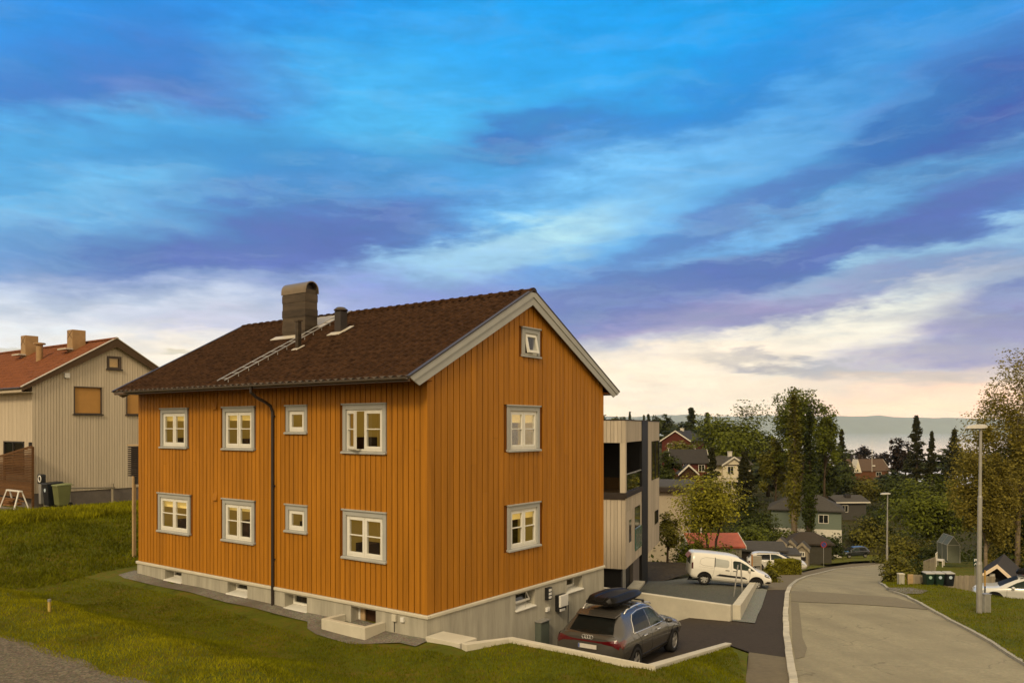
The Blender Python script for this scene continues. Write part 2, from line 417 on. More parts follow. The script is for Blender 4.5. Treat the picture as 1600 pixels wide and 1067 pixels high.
def window(house, face, s0, s1, z0, z1, kind='cross', k=0, glass=None, openl=0., lampx=None, lit=True, trimw=.115, label=None):
    h = holder('window', house, face, s0, s1, z0); W, H = s1 - s0, z1 - z0
    t = trimw; ix0, ix1, iz0, iz1 = t, W - t, .075, H - .16
    b = MB(); fw = .045                                           # fixed frame
    b.box(ix0, ix0 + fw, -.012, .09, iz0, iz1); b.box(ix1 - fw, ix1, -.012, .09, iz0, iz1)
    b.box(ix0 + fw, ix1 - fw, -.012, .09, iz0, iz0 + fw); b.box(ix0 + fw, ix1 - fw, -.012, .09, iz1 - fw, iz1)
    g = MB(); x0, x1, za, zb = ix0 + fw, ix1 - fw, iz0 + fw, iz1 - fw
    panes = []; swing = None
    if kind == 'cross':
        m = (x0 + x1) / 2
        b.box(m - .02, m + .02, -.008, .08, za, zb)
        sash(b, m + .02, x1, za, zb, -.02, .05, .058, (.53,)); panes.append((m + .07, x1 - .05, za + .06, zb - .05))
        if not openl:
            sash(b, x0, m - .02, za, zb, -.02, .05, .058, (.53,)); panes.append((x0 + .05, m - .07, za + .06, zb - .05))
        else: swing = (m - .02 - x0, zb - za, (.53,))
    elif kind == 'plain' or not openl:
        sash(b, x0, x1, za, zb, -.02, .05, .058); panes.append((x0 + .05, x1 - .05, za + .06, zb - .05))
    else: swing = (x1 - x0, zb - za, ())
    o = b.build('window', WHITE, h['parent'], bevel=.006, loc=h['loc'], rot=h['rot'])
    if label: o['label'] = label
    tb = MB(); y0 = -.05
    tb.box(0, t, y0, -.0, .07, H - .04); tb.box(W - t, W, y0, -.0, .07, H - .04); tb.box(t, W - t, y0, -.0, H - .16, H - .04)
    tb.box(-.03, W + .03, -.085, 0., H - .04, H)
    tb.build('window_trim', TRIM, o, bevel=.006)
    sb = MB(); sb.hexa([(-.03, -.10, 0), (W + .03, -.10, 0), (W + .03, 0, .02), (-.03, 0, .02), (-.03, -.10, .045), (W + .03, -.10, .045), (W + .03, 0, .075), (-.03, 0, .075)])
    sb.build('window_sill', TRIM, o, bevel=.006)
    if panes:
        p = MB()
        for a, c, d, e in panes: p.poly([(a, .012, d), (c, .012, d), (c, .012, e), (a, .012, e)])
        p.build('pane', glass or GLASS, o)
    if swing:
        w, hh, bars = swing; b = MB(); sash(b, 0, w, 0, hh, -.02, .04, .058, bars)
        b.cur = 1; b.poly([(.05, .012, .06), (w - .05, .012, .06), (w - .05, .012, hh - .05), (.05, .012, hh - .05)])
        if kind == 'cross': b.build('open_sash', [WHITE, GLASS], o, loc=(x0, -.02, za), rot=(0, 0, -openl))
        else:
            for i, v in enumerate(b.v): b.v[i] = (v[0], v[1], v[2] - hh)
            b.build('open_sash', [WHITE, GLASS], o, loc=(x0, -.015, zb), rot=(openl, 0, 0) if False else (-openl, 0, 0))
    if lit: room(o, W, H, k, lampx=lampx)
    else:
        r = MB(); r.poly([(0, .3, 0), (W, .3, 0), (W, .3, H), (0, .3, H)]); r.build('room_interior', ROOMD, o, fix=False)
    return o


def tile_roof(name, x0, x1, ya, za, yb, zb, mat, parent, rows=14, cols_per_m=3.4, amp=.05, sub=7):
    """pantiles on the slope from (ya,za) eaves to (yb,zb) ridge, between x0 and x1"""
    L = math.hypot(yb - ya, zb - za); ny, nz = -(zb - za) / L, (yb - ya) / L
    if nz < 0: ny, nz = -ny, -nz
    nx = max(8, int((x1 - x0) * cols_per_m)) * sub; rnd = random.Random(5)
    vs = []; ts = []
    for r in range(rows):
        for e in (0.0, .5, .985): ts.append(((r + e) / rows, .014 * (1 - e)))
    off = [[rnd.uniform(-.002, .002) for _ in range(nx // sub + 2)] for _ in range(rows)]
    for k, (t, lift) in enumerate(ts):
        for i in range(nx + 1):
            ph = (i % sub) / sub
            h = amp * (.5 + .5 * math.sin(2 * math.pi * ph)) + lift + off[k // 3][i // sub]
            vs.append((x0 + (x1 - x0) * i / nx, ya + (yb - ya) * t + ny * h, za + (zb - za) * t + nz * h))
    k = nx + 1
    b = MB(); b.raw(vs, [(r * k + i, r * k + i + 1, (r + 1) * k + i + 1, (r + 1) * k + i) for r in range(len(ts) - 1) for i in range(nx)])
    return b.build(name, mat, parent, smooth=False)


# ------------------------------------------------------------------ the orange house
def orange_house():
    L, W = 12.61, 8.125; ZB, ZE = -4.356, 1.08
    H = thing('timber_house', 'orange timber house with vertical boards, grey trimmed windows and brown tiled roof', 'house', (HC[0], HC[1], 0), -TH)
    rnd = random.Random(2)
    slope = .533; ztop = lambda y: 3.42 - slope * abs(y - W / 2)
    wl = [(9.79, 11.28, -.666, .594), (6.47, 7.96, -.666, .594), (4.21, 5.08, -.19, .594), (1.30, 2.83, -.666, .594),
          (9.65, 11.43, -3.303, -2.053), (6.47, 7.97, -3.303, -2.053), (4.20, 5.09, -2.822, -2.053), (1.29, 2.82, -3.303, -2.053)]
    wg = [(3.77, 4.60, 1.894, 2.72), (3.10, 4.59, -.666, .594), (3.11, 4.59, -3.303, -2.053)]
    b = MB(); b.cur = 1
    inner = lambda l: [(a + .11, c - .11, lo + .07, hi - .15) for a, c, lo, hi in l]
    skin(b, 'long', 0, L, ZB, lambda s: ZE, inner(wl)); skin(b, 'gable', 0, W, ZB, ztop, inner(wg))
    b.poly([(-L, 0, ZB), (-L, W, ZB), (-L, W, ztop(W)), (-L, W / 2, ztop(W / 2)), (-L, 0, ztop(0))]); b.poly([(0, W, ZB), (-L, W, ZB), (-L, W, ZE), (0, W, ZE)])
    b.cur = 0
    boards(b, 'long', 0, L, ZB + .01, lambda s: ZE, .184, .027, .030, wl, rnd, .008)
    boards(b, 'gable', 0, W, ZB + .01, ztop, .226, .030, .030, wg, rnd, .008)
    for i in range(42): b.box(-L - .03, -L - .006, i * .1935 + .013, (i + 1) * .1935 - .013, ZB, ztop((i + .5) * .1935) - .06)
    for i in range(65): b.box(-(i + 1) * .194 + .013, -i * .194 - .013, W + .006, W + .03, ZB, ZE)
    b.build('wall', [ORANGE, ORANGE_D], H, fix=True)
    # corner boards
    c = MB(); c.box(-.11, .044, -.044, -.039, ZB + .01, ZE); c.box(.039, .044, -.039, .10, ZB + .01, ztop(.05) - .05)
    c.build('corner_board', ORANGE, H)
    c = MB(); c.box(.039, .044, W - .10, W + .044, ZB + .01, ZE - .05); c.box(-.1, .039, W + .039, W + .044, ZB + .01, ZE - .05); c.build('corner_board', ORANGE, H)
    # plinth with sunk basement openings
    lo = [(10.08, 11.0, -4.78, -4.47), (6.77, 7.71, -4.80, -4.47), (4.20, 5.12, -4.87, -4.47), (1.63, 2.51, -5.55, -4.47)]
    gh = [(3.43, 4.34, -4.91, -4.47), (5.98, 6.87, -4.86, -4.47)]
    p = MB(); skin(p, 'long', -.05, L + .05, -6.2, lambda s: -4.44, lo, .05, 20, .34); skin(p, 'gable', -.05, W + .05, -8.2, lambda s: -4.44, gh, .05, 14, .34)
    p.poly([(-L - .05, -.05, -6.2), (-L - .05, W + .05, -6.2), (-L - .05, W + .05, -4.44), (-L - .05, -.05, -4.44)]); p.poly([(.05, W + .05, -8.2), (-L - .05, W + .05, -8.2), (-L - .05, W + .05, -4.44), (.05, W + .05, -4.44)])
    for s in (1.35, 3.9, 4.95, 5.75, 7.2): p.box(.05, .0525, s - .006, s + .006, -8.2, -4.45)
    for s in (3.3, 5.9, 9.2): p.box(-s - .006, -s + .006, -.0525, -.05, -5.2, -4.45)
    p.build('plinth', CONC, H, fix=False)
    c = MB(); c.box(-L - .09, .09, -.09, 0.03, -4.44, -4.352); c.box(0, .09, .03, W + .09, -4.44, -4.352); c.box(-L - .09, -L, .03, W + .09, -4.44, -4.352)
    c.build('plinth_cap', CONC_L, H, bevel=.02)
    for face, hs in (('long', lo), ('gable', gh)):
        for i, (a, d, z0, z1) in enumerate(hs):
            q = holder('', H, face, a, d, z0); w, h = d - a, z1 - z0
            if i == 3:                                            # the tall well window with an open hatch
                b = MB(); b.box(0, .06, .2, .28, 0, h); b.box(w - .06, w, .2, .28, 0, h); b.box(.06, w - .06, .2, .28, h - .06, h)
                o = b.build('basement_window', WHITE, H, loc=q['loc'], rot=q['rot'])
                b = MB(); b.box(.0, .04, 0, .55, .03, h - .16); b.build('open_hatch', WOODB, o, loc=(w - .12, .1, 0), rot=(0, 0, .9))
                b = MB(); b.box(.06, .2, .22, .27, 0, h - .06); b.build('hatch_frame', WOODP, o)
                b = MB(); b.poly([(0, .3, 0), (w, .3, 0), (w, .3, h), (0, .3, h)]); b.build('room_interior', ROOMD, o, fix=False)
                continue
            b = MB(); x0 = 0 if face == 'long' else -.0; fw = .05
            sash(b, 0, w, .06, h, .24, .31, fw)
            o = b.build('basement_window', WHITE, H, loc=q['loc'], rot=q['rot'])
            b = MB(); b.hexa([(-.02, -.10, -.02), (w + .02, -.10, -.02), (w + .02, .24, .03), (-.02, .24, .03), (-.02, -.10, .015), (w + .02, -.10, .015), (w + .02, .24, .06), (-.02, .24, .06)]); b.build('window_sill', WHITE, o, bevel=.008)
            if face == 'gable' and i == 0:
                b = MB(); sash(b, .05, w - .05, -(h - .17), 0, -.02, .02, .045); b.cur = 1; b.poly([(.09, 0, -.04), (w - .09, 0, -.04), (w - .09, 0, -(h - .21)), (.09, 0, -(h - .21))])
                b.build('open_sash', [WHITE, GLASSD], o, loc=(0, .22, h - .05), rot=(-.5, 0, 0))
            else:
                b = MB(); b.poly([(.05, .27, .1), (w - .05, .27, .1), (w - .05, .27, h - .04), (.05, .27, h - .04)]); b.build('pane', GLASS, o)
            b = MB(); b.poly([(0, .5, 0), (w, .5, 0), (w, .5, h), (0, .5, h)]); b.cur = 1; b.poly([(0, .49, 0), (w * .55, .49, 0), (w * .55, .49, h * .6), (0, .49, h * .6)]); b.build('room_interior', [BLIND if face == 'long' else GREYF, ROOMD], o, fix=False)
    # light well of cast concrete in front of the tall basement window
    b = MB(); zt, zb2 = -4.70, -5.6
    b.box(-2.84, -2.70, -.72, -.05, zb2, zt); b.box(-1.44, -1.30, -.72, -.05, zb2, zt); b.box(-2.70, -1.44, -.72, -.58, zb2, zt)
    b.build('light_well', CONC_L, H, bevel=.012)
    # windows
    lab = {3: 'grey trimmed cross window with its left sash ajar'}
    for i, (a, d, z0, z1) in enumerate(wl):
        window(H, 'long', a, d, z0, z1, 'plain' if i in (2, 6) else 'cross', i, openl=R(24) if i == 3 else 0, lampx=.8 if i == 0 else (.35 if i == 2 else None), label=lab.get(i))
    for i, (a, d, z0, z1) in enumerate(wg):
        window(H, 'gable', a, d, z0, z1, 'hung' if i == 0 else 'cross', 11 + i, openl=R(12) if i == 0 else 0, lit=i != 0, glass=GLASSR if i == 1 else None, label='small attic window tilted open' if i == 0 else None)
    # roof
    yE, zE, xR, xL = -.77, 1.10, .185, -L - .185; yM = W / 2; zR = zE + slope * (yM - yE)
    tile_roof('roof_slope', xL + .03, xR - .02, yE + .01, zE - .0, yM, zR - .0, TILE, H, 17, 3.8)
    tile_roof('roof_slope', xL + .03, xR - .02, W - yE - .01, zE, yM, zR, TILE, H, 17, 3.8)
    b = MB(); n = 36
    for i in range(n):                                            # ridge tiles
        x = xL + (xR - xL) * i / n; x2 = x + (xR - xL) / n + .03; pr = [(yM + .13 * math.cos(a), zR - .02 + .115 * math.sin(a)) for a in [math.pi * k / 6 for k in range(7)]]
        b.prism(pr, 'x', x, x2) if i % 1 == 0 else 0
        b.prism([(yM + .15 * math.cos(a), zR - .02 + .135 * math.sin(a)) for a in [math.pi * k / 6 for k in range(7)]], 'x', x2 - .07, x2)
    b.build('ridge_tiles', TILE, H)
    b = MB()                                                      # underside and soffit
    for sy in (1, -1):
        y = lambda v: v if sy > 0 else W - v
        b.poly([(xL, y(yE), zE - .05), (xR, y(yE), zE - .05), (xR, y(yM), zR - .05), (xL, y(yM), zR - .05)])
        b.box(xL + .04, xR - .04, min(y(-.70), y(0.02)), max(y(-.70), y(.02)), ZE - .03, ZE - .005)
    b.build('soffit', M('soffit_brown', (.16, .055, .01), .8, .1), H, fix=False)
    bp = [(-.79, 1.115), (-.45, .94), (yM, .94 + .527 * (yM + .45)), (W + .45, .94), (W + .79, 1.115), (yM, 1.115 + slope * (yM + .79) + .02)]
    for x0, x1 in ((xR - .03, xR), (xL, xL + .03)):
        b = MB(); b.prism([bp[0], bp[1], bp[2], bp[5]], 'x', x0, x1); b.prism([bp[2], bp[3], bp[4], bp[5]], 'x', x0, x1)
        s = 1 if x0 > -5 else -1; u = .17
        up = [bp[0], (-.66, 1.035), (yM, bp[5][1] - .19), bp[5]]; b.prism(up, 'x', x1 if s > 0 else x0 - .022, x1 + .022 if s > 0 else x0)
        up = [(yM, bp[5][1] - .19), (W + .66, 1.035), bp[4], bp[5]]; b.prism(up, 'x', x1 if s > 0 else x0 - .022, x1 + .022 if s > 0 else x0)
        b.build('barge_board', TRIM, H)
        b = MB(); e = .035
        b.prism([(bp[0][0] - .01, bp[0][1]), (yM, bp[5][1]), (yM, bp[5][1] + e), (bp[0][0] - .01, bp[0][1] + e)], 'x', x0 - .05, x1 + .035)
        b.prism([(W + .80, bp[0][1]), (yM, bp[5][1]), (yM, bp[5][1] + e), (W + .80, bp[0][1] + e)], 'x', x0 - .05, x1 + .035); b.build('verge_flashing', DARKM, H)
    for y0, y1 in ((-.75, -.72), (W + .72, W + .75)):
        b = MB(); b.box(xL + .03, xR - .03, y0, y1, 1.02, 1.17); b.build('fascia', GUTTER, H)
    for yy in (-.80, W + .80):
        b = MB(); pr = [(yy + .055 * math.cos(a), 1.115 + .055 * math.sin(a)) for a in [math.pi + math.pi * k / 8 for k in range(9)]]
        pr += [(yy + .045 * math.cos(a), 1.115 + .045 * math.sin(a)) for a in [2 * math.pi - math.pi * k / 8 for k in range(9)]]
        b.prism(pr, 'x', xL + .75, xR - .06); b.build('gutter', GUTTER, H, smooth=False)
    b = MB(); x = -5.58
    b.tube([(x, -.79, 1.06), (x, -.78, .92), (x, -.62, .80), (x, -.30, .66), (x, -.16, .57), (x, -.095, .42), (x, -.095, -4.9)], .042, 10)
    for z in (.3, -1.6, -3.6): b.box(x - .06, x + .06, -.1, -.03, z - .02, z + .02)
    b.build('downpipe', DARKM, H, smooth=False)
    for z in (.62, -2.05):
        b = MB(); b.hexa([(-8.40, -.10, z - .1), (-8.22, -.10, z - .1), (-8.22, -.03, z - .1), (-8.40, -.03, z - .1), (-8.40, -.05, z + .12), (-8.22, -.05, z + .12), (-8.22, -.03, z + .12), (-8.40, -.03, z + .12)])
        b.build('wall_vent', ORANGE, H, bevel=.01)
    zr = lambda y: zE + slope * (y - yE)
    # chimney clad in sheet metal with a barrel cap
    x0, x1, y0, y1 = -8.50, -7.39, 2.49, 2.97; zt = 4.33
    b = MB(); z = zr(y0) - .3; k = 0
    while z < zt:
        z2 = min(z + .235, zt); o = .0 if k % 2 else .012
        b.box(x0 - o, x1 + o, y0 - o, y1 + o, z, z2); z = z2; k += 1
    ch = b.build('chimney', CHIM, H)
    ry = (y1 - y0) / 2; ym = (y0 + y1) / 2
    arc = lambda r: [(ym + r * math.cos(math.pi * i / 14), zt + r * math.sin(math.pi * i / 14)) for i in range(15)]
    b = MB(); b.prism(arc(ry + .02) + arc(ry - .012)[::-1], 'x', x0 - .04, x1 + .05); b.box(x0 - .04, x1 + .05, y0 - .022, y0 - .008, zt - .12, zt); b.box(x0 - .04, x1 + .05, y1 + .008, y1 + .022, zt - .12, zt)
    b.build('chimney_cap', CHIMTOP, ch)
    b = MB(); b.prism(arc(ry - .02), 'x', x0 + .3, x1 - .12); b.build('chimney_mouth', DARKM, ch)
    def plate(b, xa, xb, ya, yb, lift=.075):
        b.hexa([(xa, ya, zr(ya) + lift - .02), (xb, ya, zr(ya) + lift - .02), (xb, yb, zr(yb) + lift - .02), (xa, yb, zr(yb) + lift - .02), (xa, ya, zr(ya) + lift), (xb, ya, zr(ya) + lift), (xb, yb, zr(yb) + lift), (xa, yb, zr(yb) + lift)])
    b = MB(); plate(b, x0 - .35, x1 - .02, y0 - .22, y0); plate(b, x0 - .2, x1 + .22, y1, 4.0); b.build('chimney_flashing', FLASH, ch)
    # roof ladder
    b = MB(); xa, xb = -6.86, -7.20; lift = .16
    P = lambda x, y: (x, y, zr(y) + lift)
    for x in (xa, xb): b.tube([P(x, -.72), P(x, 3.9)], .017, 6)
    k = 0; y = -.6
    while y < 3.9: b.tube([P(xa, y), P(xb - .05, y)], .014, 6); b.tube([(xa, y, zr(y) + .05), P(xa, y)], .01, 5); y += .33
    b.build('roof_ladder', GALV, H)
    # vents through the roof
    x, y = -6.02, 1.77
    for (x, y, w, hh, cap) in ((-6.42, 1.45, .13, .82, .0), (-5.78, 2.52, .27, .62, .10)):
        b = MB(); z0 = zr(y); b.box(x - w / 2, x + w / 2, y - w / 2, y + w / 2, z0 - .2, z0 + hh)
        o = b.build('roof_vent', DARKM if cap else CHIM, H, bevel=.01)
        b = MB()
        if cap: b.lathe([(0, z0 + hh + .14), (w * .45, z0 + hh + .12), (w * .78, z0 + hh + .05), (w * .78, z0 + hh + .02), (0, z0 + hh + .02)], (x, y, 0), n=20)
        else: b.box(x - w * .7, x + w * .7, y - w * .7, y + w * .7, z0 + hh, z0 + hh + .05)
        b.build('vent_cap', CHIM, o, smooth=False)
        b = MB(); plate(b, x - w, x + w, y - w * 1.2, y - w * .5, .07); plate(b, x + w * .5, x + w * 1.15, y - w * .5, y + w * .9, .07); b.build('vent_flashing', FLASH, o)
    return H


HOUSE = orange_house()


def wallbox(name, label, cat, b, y, z0, parts):   # small things on the plinth of the gable
    X, Y = loc2w(.05, y); t = thing(name, label, cat, (X, Y, z0), -TH)
    for nm, mb, m in parts: mb.build(nm, m, t, bevel=.006)
    return t


t = MB().box(0, .11, -.11, .11, 0, .34); q = MB()
for i in range(3): q.box(.11, .118, -.07, .07, .035 + i * .1, .105 + i * .1)
wallbox('wall_lamp', 'black wall lamp with three pale squares on the concrete plinth', 'wall lamp', None, 4.94, -4.85, [('casing', t, BLACK), ('diffuser', q, WPLAST)])
t = MB().box(0, .13, -.20, .20, 0, .46); q = MB().hexa([(.13, -.2, .12), (.13, .2, .12), (.13, .2, .46), (.13, -.2, .46), (.2, -.2, .14), (.2, .2, .14), (.2, .2, .46), (.2, -.2, .46)]).box(.13, .16, -.16, .1, .0, .07)
c = MB().tube([(.14, .2, .3), (.17, .25, .22), (.15, .26, -.3), (.13, .27, -.75), (.2, .3, -1.2), (.35, .45, -1.33)], .014, 6)
wallbox('car_charger', 'white and black electric car charger with hanging cable on the plinth wall', 'car charger', None, 5.56, -5.27, [('casing', t, BLACK), ('cover', q, WPLAST), ('cable', c, BLACK)])
wallbox('socket_box', 'small white socket box on the concrete plinth below the wall lamp', 'socket', None, 4.93, -5.19, [('box', MB().box(0, .06, -.075, .075, 0, .12), WPLAST), ('flap', MB().box(.06, .068, -.06, .06, .02, .1), WPLAST)])
wallbox('meter_cabinet', 'green grey metal meter cabinet at the foot of the gable wall', 'cabinet', None, 4.55, -6.35, [('cabinet', MB().box(0, .2, -.21, .21, 0, .98).box(.2, .206, -.19, .19, .03, .94), M('cabinet_green', (.10, .115, .09), .5, .3)), ('cabinet_roof', MB().box(-.0, .24, -.24, .24, .98, 1.01), GALV)])
for s, w, nm in ((.97, .13, 'a'), (.70, .1, 'b')):
    X, Y = loc2w(-s, -.05); t = thing('junction_box', 'small grey junction box with cable on the plinth near the corner' if nm == 'a' else 'small white junction box on the plinth nearest the house corner', 'junction box', (X, Y, -4.62 if nm == 'a' else -4.6), -TH)
    MB().box(-w / 2, w / 2, -.07, 0, 0, .16 if nm == 'a' else .11).build('box', CONC_L if nm == 'a' else WPLAST, t, bevel=.008)
    if nm == 'a': MB().tube([(-.02, -.015, 0), (-.02, -.015, -.26)], .01, 6).build('cable', BLACK, t)

def smooth(a, b, x):
    t = min(1, max(0, (x - a) / (b - a))); return t * t * (3 - 2 * t)


# ------------------------------------------------------------------ ground near the house
def LW(x, y, z): X, Y = loc2w(x, y); return (X, Y, z)


pB0 = loc2w(5.12, 1.0)
LAWN = TPS([LW(0, 0, -4.90), LW(-3, 0, -4.87), LW(-6, 0, -4.84), LW(-9, 0, -4.80), LW(-12.6, 0, -4.77), LW(-12.6, 4, -4.75), LW(-12.6, 9, -4.75),
    *[LW(x, -2.7, -5.06) for x in (-14, -11, -8, -5, -2)], LW(0.5, -2.6, -5.05),
    *[LW(x, -4.3, -4.55) for x in (-20, -16, -12.3, -9, -6, -3, -.5)], LW(1.5, -4.5, -4.72), LW(3, -4.6, -4.95),
    *[LW(x, -6.05, -4.66) for x in (-20, -14, -7.7, -5, -2, 1)], *[LW(x, -9.5, -4.72) for x in (-20, -12, -5, 1)],
    LW(1.7, 1.0, -4.88), LW(1.2, -.6, -4.92), LW(3.4, 1, -4.90), LW(5.1, 1.0, -4.91), *[(pB0[0] + (6.64 - pB0[0]) * q + .1, pB0[1] + (24.6 - pB0[1]) * q - .05, -5.02 - 1.86 * q) for q in (.2, .4, .6, .8)], LW(3.5, -1.2, -4.98),
    (6.05, 21.8, -6.22), (5.68, 19.2, -6.20), (6.93, 23.1, -6.60), (6.64, 24.6, -6.78), (4.9, 16, -5.85), (4.4, 12, -5.4), (2, 11, -5.05), (4.3, 18.2, -5.45),
    *[LW(-15.4, y, -4.74) for y in (-3, 1, 5, 10)], *[LW(-18.4, y, -4.1) for y in (-2, 2, 6, 11)], *[LW(-22, y, -3.64) for y in (-4, 1, 5, 10, 15)],
    *[LW(-27, y, -3.92) for y in (-4, 2, 8, 15)], *[LW(-36, y, -3.9) for y in (-4, 4, 12, 20)], LW(-44, 4, -3.9), LW(-22, 22, -3.6), LW(-15, 18, -4.6), LW(-44, 20, -3.9), LW(-44, -8, -4.2)])

pA = loc2w(1.72, 1.0); pB = loc2w(5.12, 1.0); pD = loc2w(1.25, -.25); pC = (6.64, 24.6)
pPv1 = (6.93, 23.1); pPv2 = (5.68, 19.2); pH0 = loc2w(0.0, -.1)
lawn_poly = [loc2w(-46, 26), loc2w(-46, -6.05), loc2w(-14, -6.1), loc2w(-11, -6.0), loc2w(-7.7, -6.1), loc2w(-5, -5.95), loc2w(-2, -6.15), loc2w(.5, -6.0), loc2w(1.2, -6.5), loc2w(2.0, -8.5),
             (3.9, 12.5), (4.75, 16), pPv2, pPv1, (6.78, 24.5), pC, pB, pA, pD, loc2w(.9, -.18), loc2w(.15, -.12), loc2w(.1, .3), loc2w(-12, .3), loc2w(-12.2, 8), loc2w(-10, 26)]


def seg(x, y, a, b):
    dx, dy = b[0] - a[0], b[1] - a[1]; t = min(1, max(0, ((x - a[0]) * dx + (y - a[1]) * dy) / (dx * dx + dy * dy)))
    return math.hypot(x - a[0] - dx * t, y - a[1] - dy * t), t


def fine(x, y):
    z = LAWN(x, y) + .025 * math.sin(x * 2.1 + y * .7) * math.sin(y * 1.9 - x * .5)
    for a, b, za, zb in ((pA, pB, -4.87, -4.89), (pB, pC, -4.89, -6.77), (pD, pA, -4.86, -4.87)):
        d, t = seg(x, y, a, b); k = smooth(0.15, 1.3, d); z = z * k + (za + (zb - za) * t - .02 - .10 * smooth(0, 1, d) * (1 if a == pB else 0)) * (1 - k)
    return z
lawn = sheet('lawn', lawn_poly, fine, GRASS, .45)
track = sheet('gravel_track', [loc2w(-46, -5.9), loc2w(-14, -5.9), loc2w(1.2, -5.8), loc2w(2.2, -12), loc2w(-46, -14)], lambda x, y: LAWN(*loc2w(w2loc(x, y)[0], -6.1)) + .01 - .0 * y, GRAVELP, .7)
# stone strip along the plinth, round the light well too
sheet('gravel_strip', [loc2w(-13.3, .2), loc2w(-13.3, -.35), loc2w(-12.6, -.52), loc2w(-9, -.44), loc2w(-7, -.5), loc2w(-5.9, -.46), loc2w(-3.6, -.52), loc2w(-3.2, -.85), loc2w(-2.7, -1.0), loc2w(-1.4, -1.05), loc2w(-.95, -.8), loc2w(-.4, -.5), loc2w(.15, -.55), loc2w(.15, .2), loc2w(-.5, .2)], lambda x, y: LAWN(x, y) + .02, GRAVEL, .3)
sheet('gravel_yard', [loc2w(-27.5, -6), loc2w(-27.5, 3.2), loc2w(-30, 3.2), loc2w(-45, 3.2), loc2w(-45, -6)], lambda x, y: LAWN(x, y) + .05, GRAVEL, .9)

# ------------------------------------------------------------------ street, footway, drive
up = lambda d: (lambda x, y: zs(y) + d)
kl = [(1256, 1130), (1246.5, 1067), (1239.7, 1028.8), (1233.9, 995.8), (1231.6, 961), (1233.2, 928), (1238, 916), (1247.5, 907.5), (1263, 900.8), (1280.5, 896.6), (1305.7, 890), (1333, 887), (1379.5, 882.5), (1425, 881)]
kr = [(1650, 1075), (1600.3, 1040.3), (1575.3, 1025.4), (1549, 1007), (1514, 986.9), (1480.7, 969.4), (1452.7, 953.6), (1414, 932.6), (1387.8, 923), (1373.8, 911.5), (1384, 898), (1425, 893)]
KL = [S(*p) for p in kl]; KR = [S(*p) for p in kr]
d0 = Vector((KL[1][0] - KL[2][0], KL[1][1] - KL[2][1])).normalized(); pl0 = (KL[0][0] + d0.x * 8, KL[0][1] + d0.y * 8)
pr0 = (pl0[0] + 8.5, pl0[1] - 2)
sheet('road', [pl0] + KL + KR[::-1] + [pr0], up(.0), ASPH, 1.2)
PTS = lambda l: [S(*p) for p in l]
sheet('asphalt_patch', PTS([(1236, 923), (1290, 925.5), (1400, 933.4), (1440, 947), (1452, 952.6), (1400, 948), (1330, 943.5), (1236, 939.8)]), up(.018), ASPHP, 1.0)
sheet('asphalt_patch', PTS([(1236, 941), (1248, 942), (1252, 975), (1254, 996), (1261, 1012), (1257, 1026), (1243, 1029.5), (1238, 1003)]), up(.012), ASPHP, 1.0)
# drive with the sunken court beside the house
court = [pC, pB, pA, loc2w(.0, 1.0), loc2w(0.0, 8.6), loc2w(0, 15.5)] + PTS([(1143, 971), (1179.6, 974.9), (1184, 962), (1190, 950), (1199, 922), (1236, 922), (1233.6, 928), (1231.8, 961), (1234, 995.8), (1237.5, 1028.8), (1171.8, 1019.5)])
sheet('driveway', court, lambda x, y: (zs(y) if y > 23.2 else -6.62 + .055 * (23.2 - y)) + .02, ASPHD, .8)
sheet('footway', [(5.3, 11.5), (4.6, 16), pPv2, pPv1] + PTS([(1171.8, 1019.5), (1236.5, 1028.8), (1246, 1067)]) + [(pl0[0] - .1, pl0[1])], up(.02), PAVE, .8)
sheet('footway', PTS([(1199, 922), (1205, 905), (1216.4, 898.8), (1259, 893), (1286, 887.5), (1330, 881), (1379, 878.5), (1379.5, 882.4), (1333, 886.8), (1305.7, 889.8), (1280.5, 896.4), (1263, 900.6), (1247.5, 907.3), (1238, 915.8), (1235, 922)]), up(.03), PAVE, 1.5)
sheet('gravel_verge', PTS([(1143.5, 971), (1179.6, 974.9), (1184, 962), (1190, 950), (1199, 922), (1178, 917.5), (1172, 917)]), up(.05), GRAVELC, .6)
sheet('gravel_parking', [loc2w(-1, 15.3)] + PTS([(1142, 968), (1172, 917), (1200, 921), (1204, 908)]) + [(13.5, 48), (7, 50), (3, 44), (-4, 40)], lambda x, y: zs(y) + .06 + .15 * smooth(13.0, 10.2, x) * smooth(37, 41, y), GRAVELB, .8)
# kerbs
K3 = [(p[0], p[1], zs(p[1])) for p in KL]


def dense(P, d):
    out = []
    for a, c in zip(P, P[1:]):
        n = max(1, int((Vector(a) - Vector(c)).length / d))
        out += [tuple(Vector(a).lerp(Vector(c), i / n)) for i in range(n)]
    return out + [P[-1]]


kd = [(x, y, zs(y)) for x, y, z in dense(K3, 1.0)]
rk = random.Random(4)

def stones(P, o0, o1, h0, h1, mat):
    b = MB()
    for a, c in zip(P, P[1:]):
        a, c = Vector(a), Vector(c); d = (c - a).normalized(); s = Vector((d.y, -d.x, 0)).normalized(); j = Vector((0, 0, rk.uniform(-.006, .006))) + s * rk.uniform(-.008, .008)
        a = a + d * .008 + j; c = c - d * .008 + j
        q = [(o0, -.2), (o1 + .02, -.2), (o1, h1), (o0, h0)]
        f = lambda p: [p + s * o + Vector((0, 0, h)) for o, h in q]
        A, B = f(a), f(c); b.raw(A + B, [(0, 1, 2, 3), (7, 6, 5, 4), (0, 4, 5, 1), (1, 5, 6, 2), (2, 6, 7, 3), (3, 7, 4, 0)])
    o = b.build('kerb', mat, bevel=.012); o['kind'] = 'structure'; return o


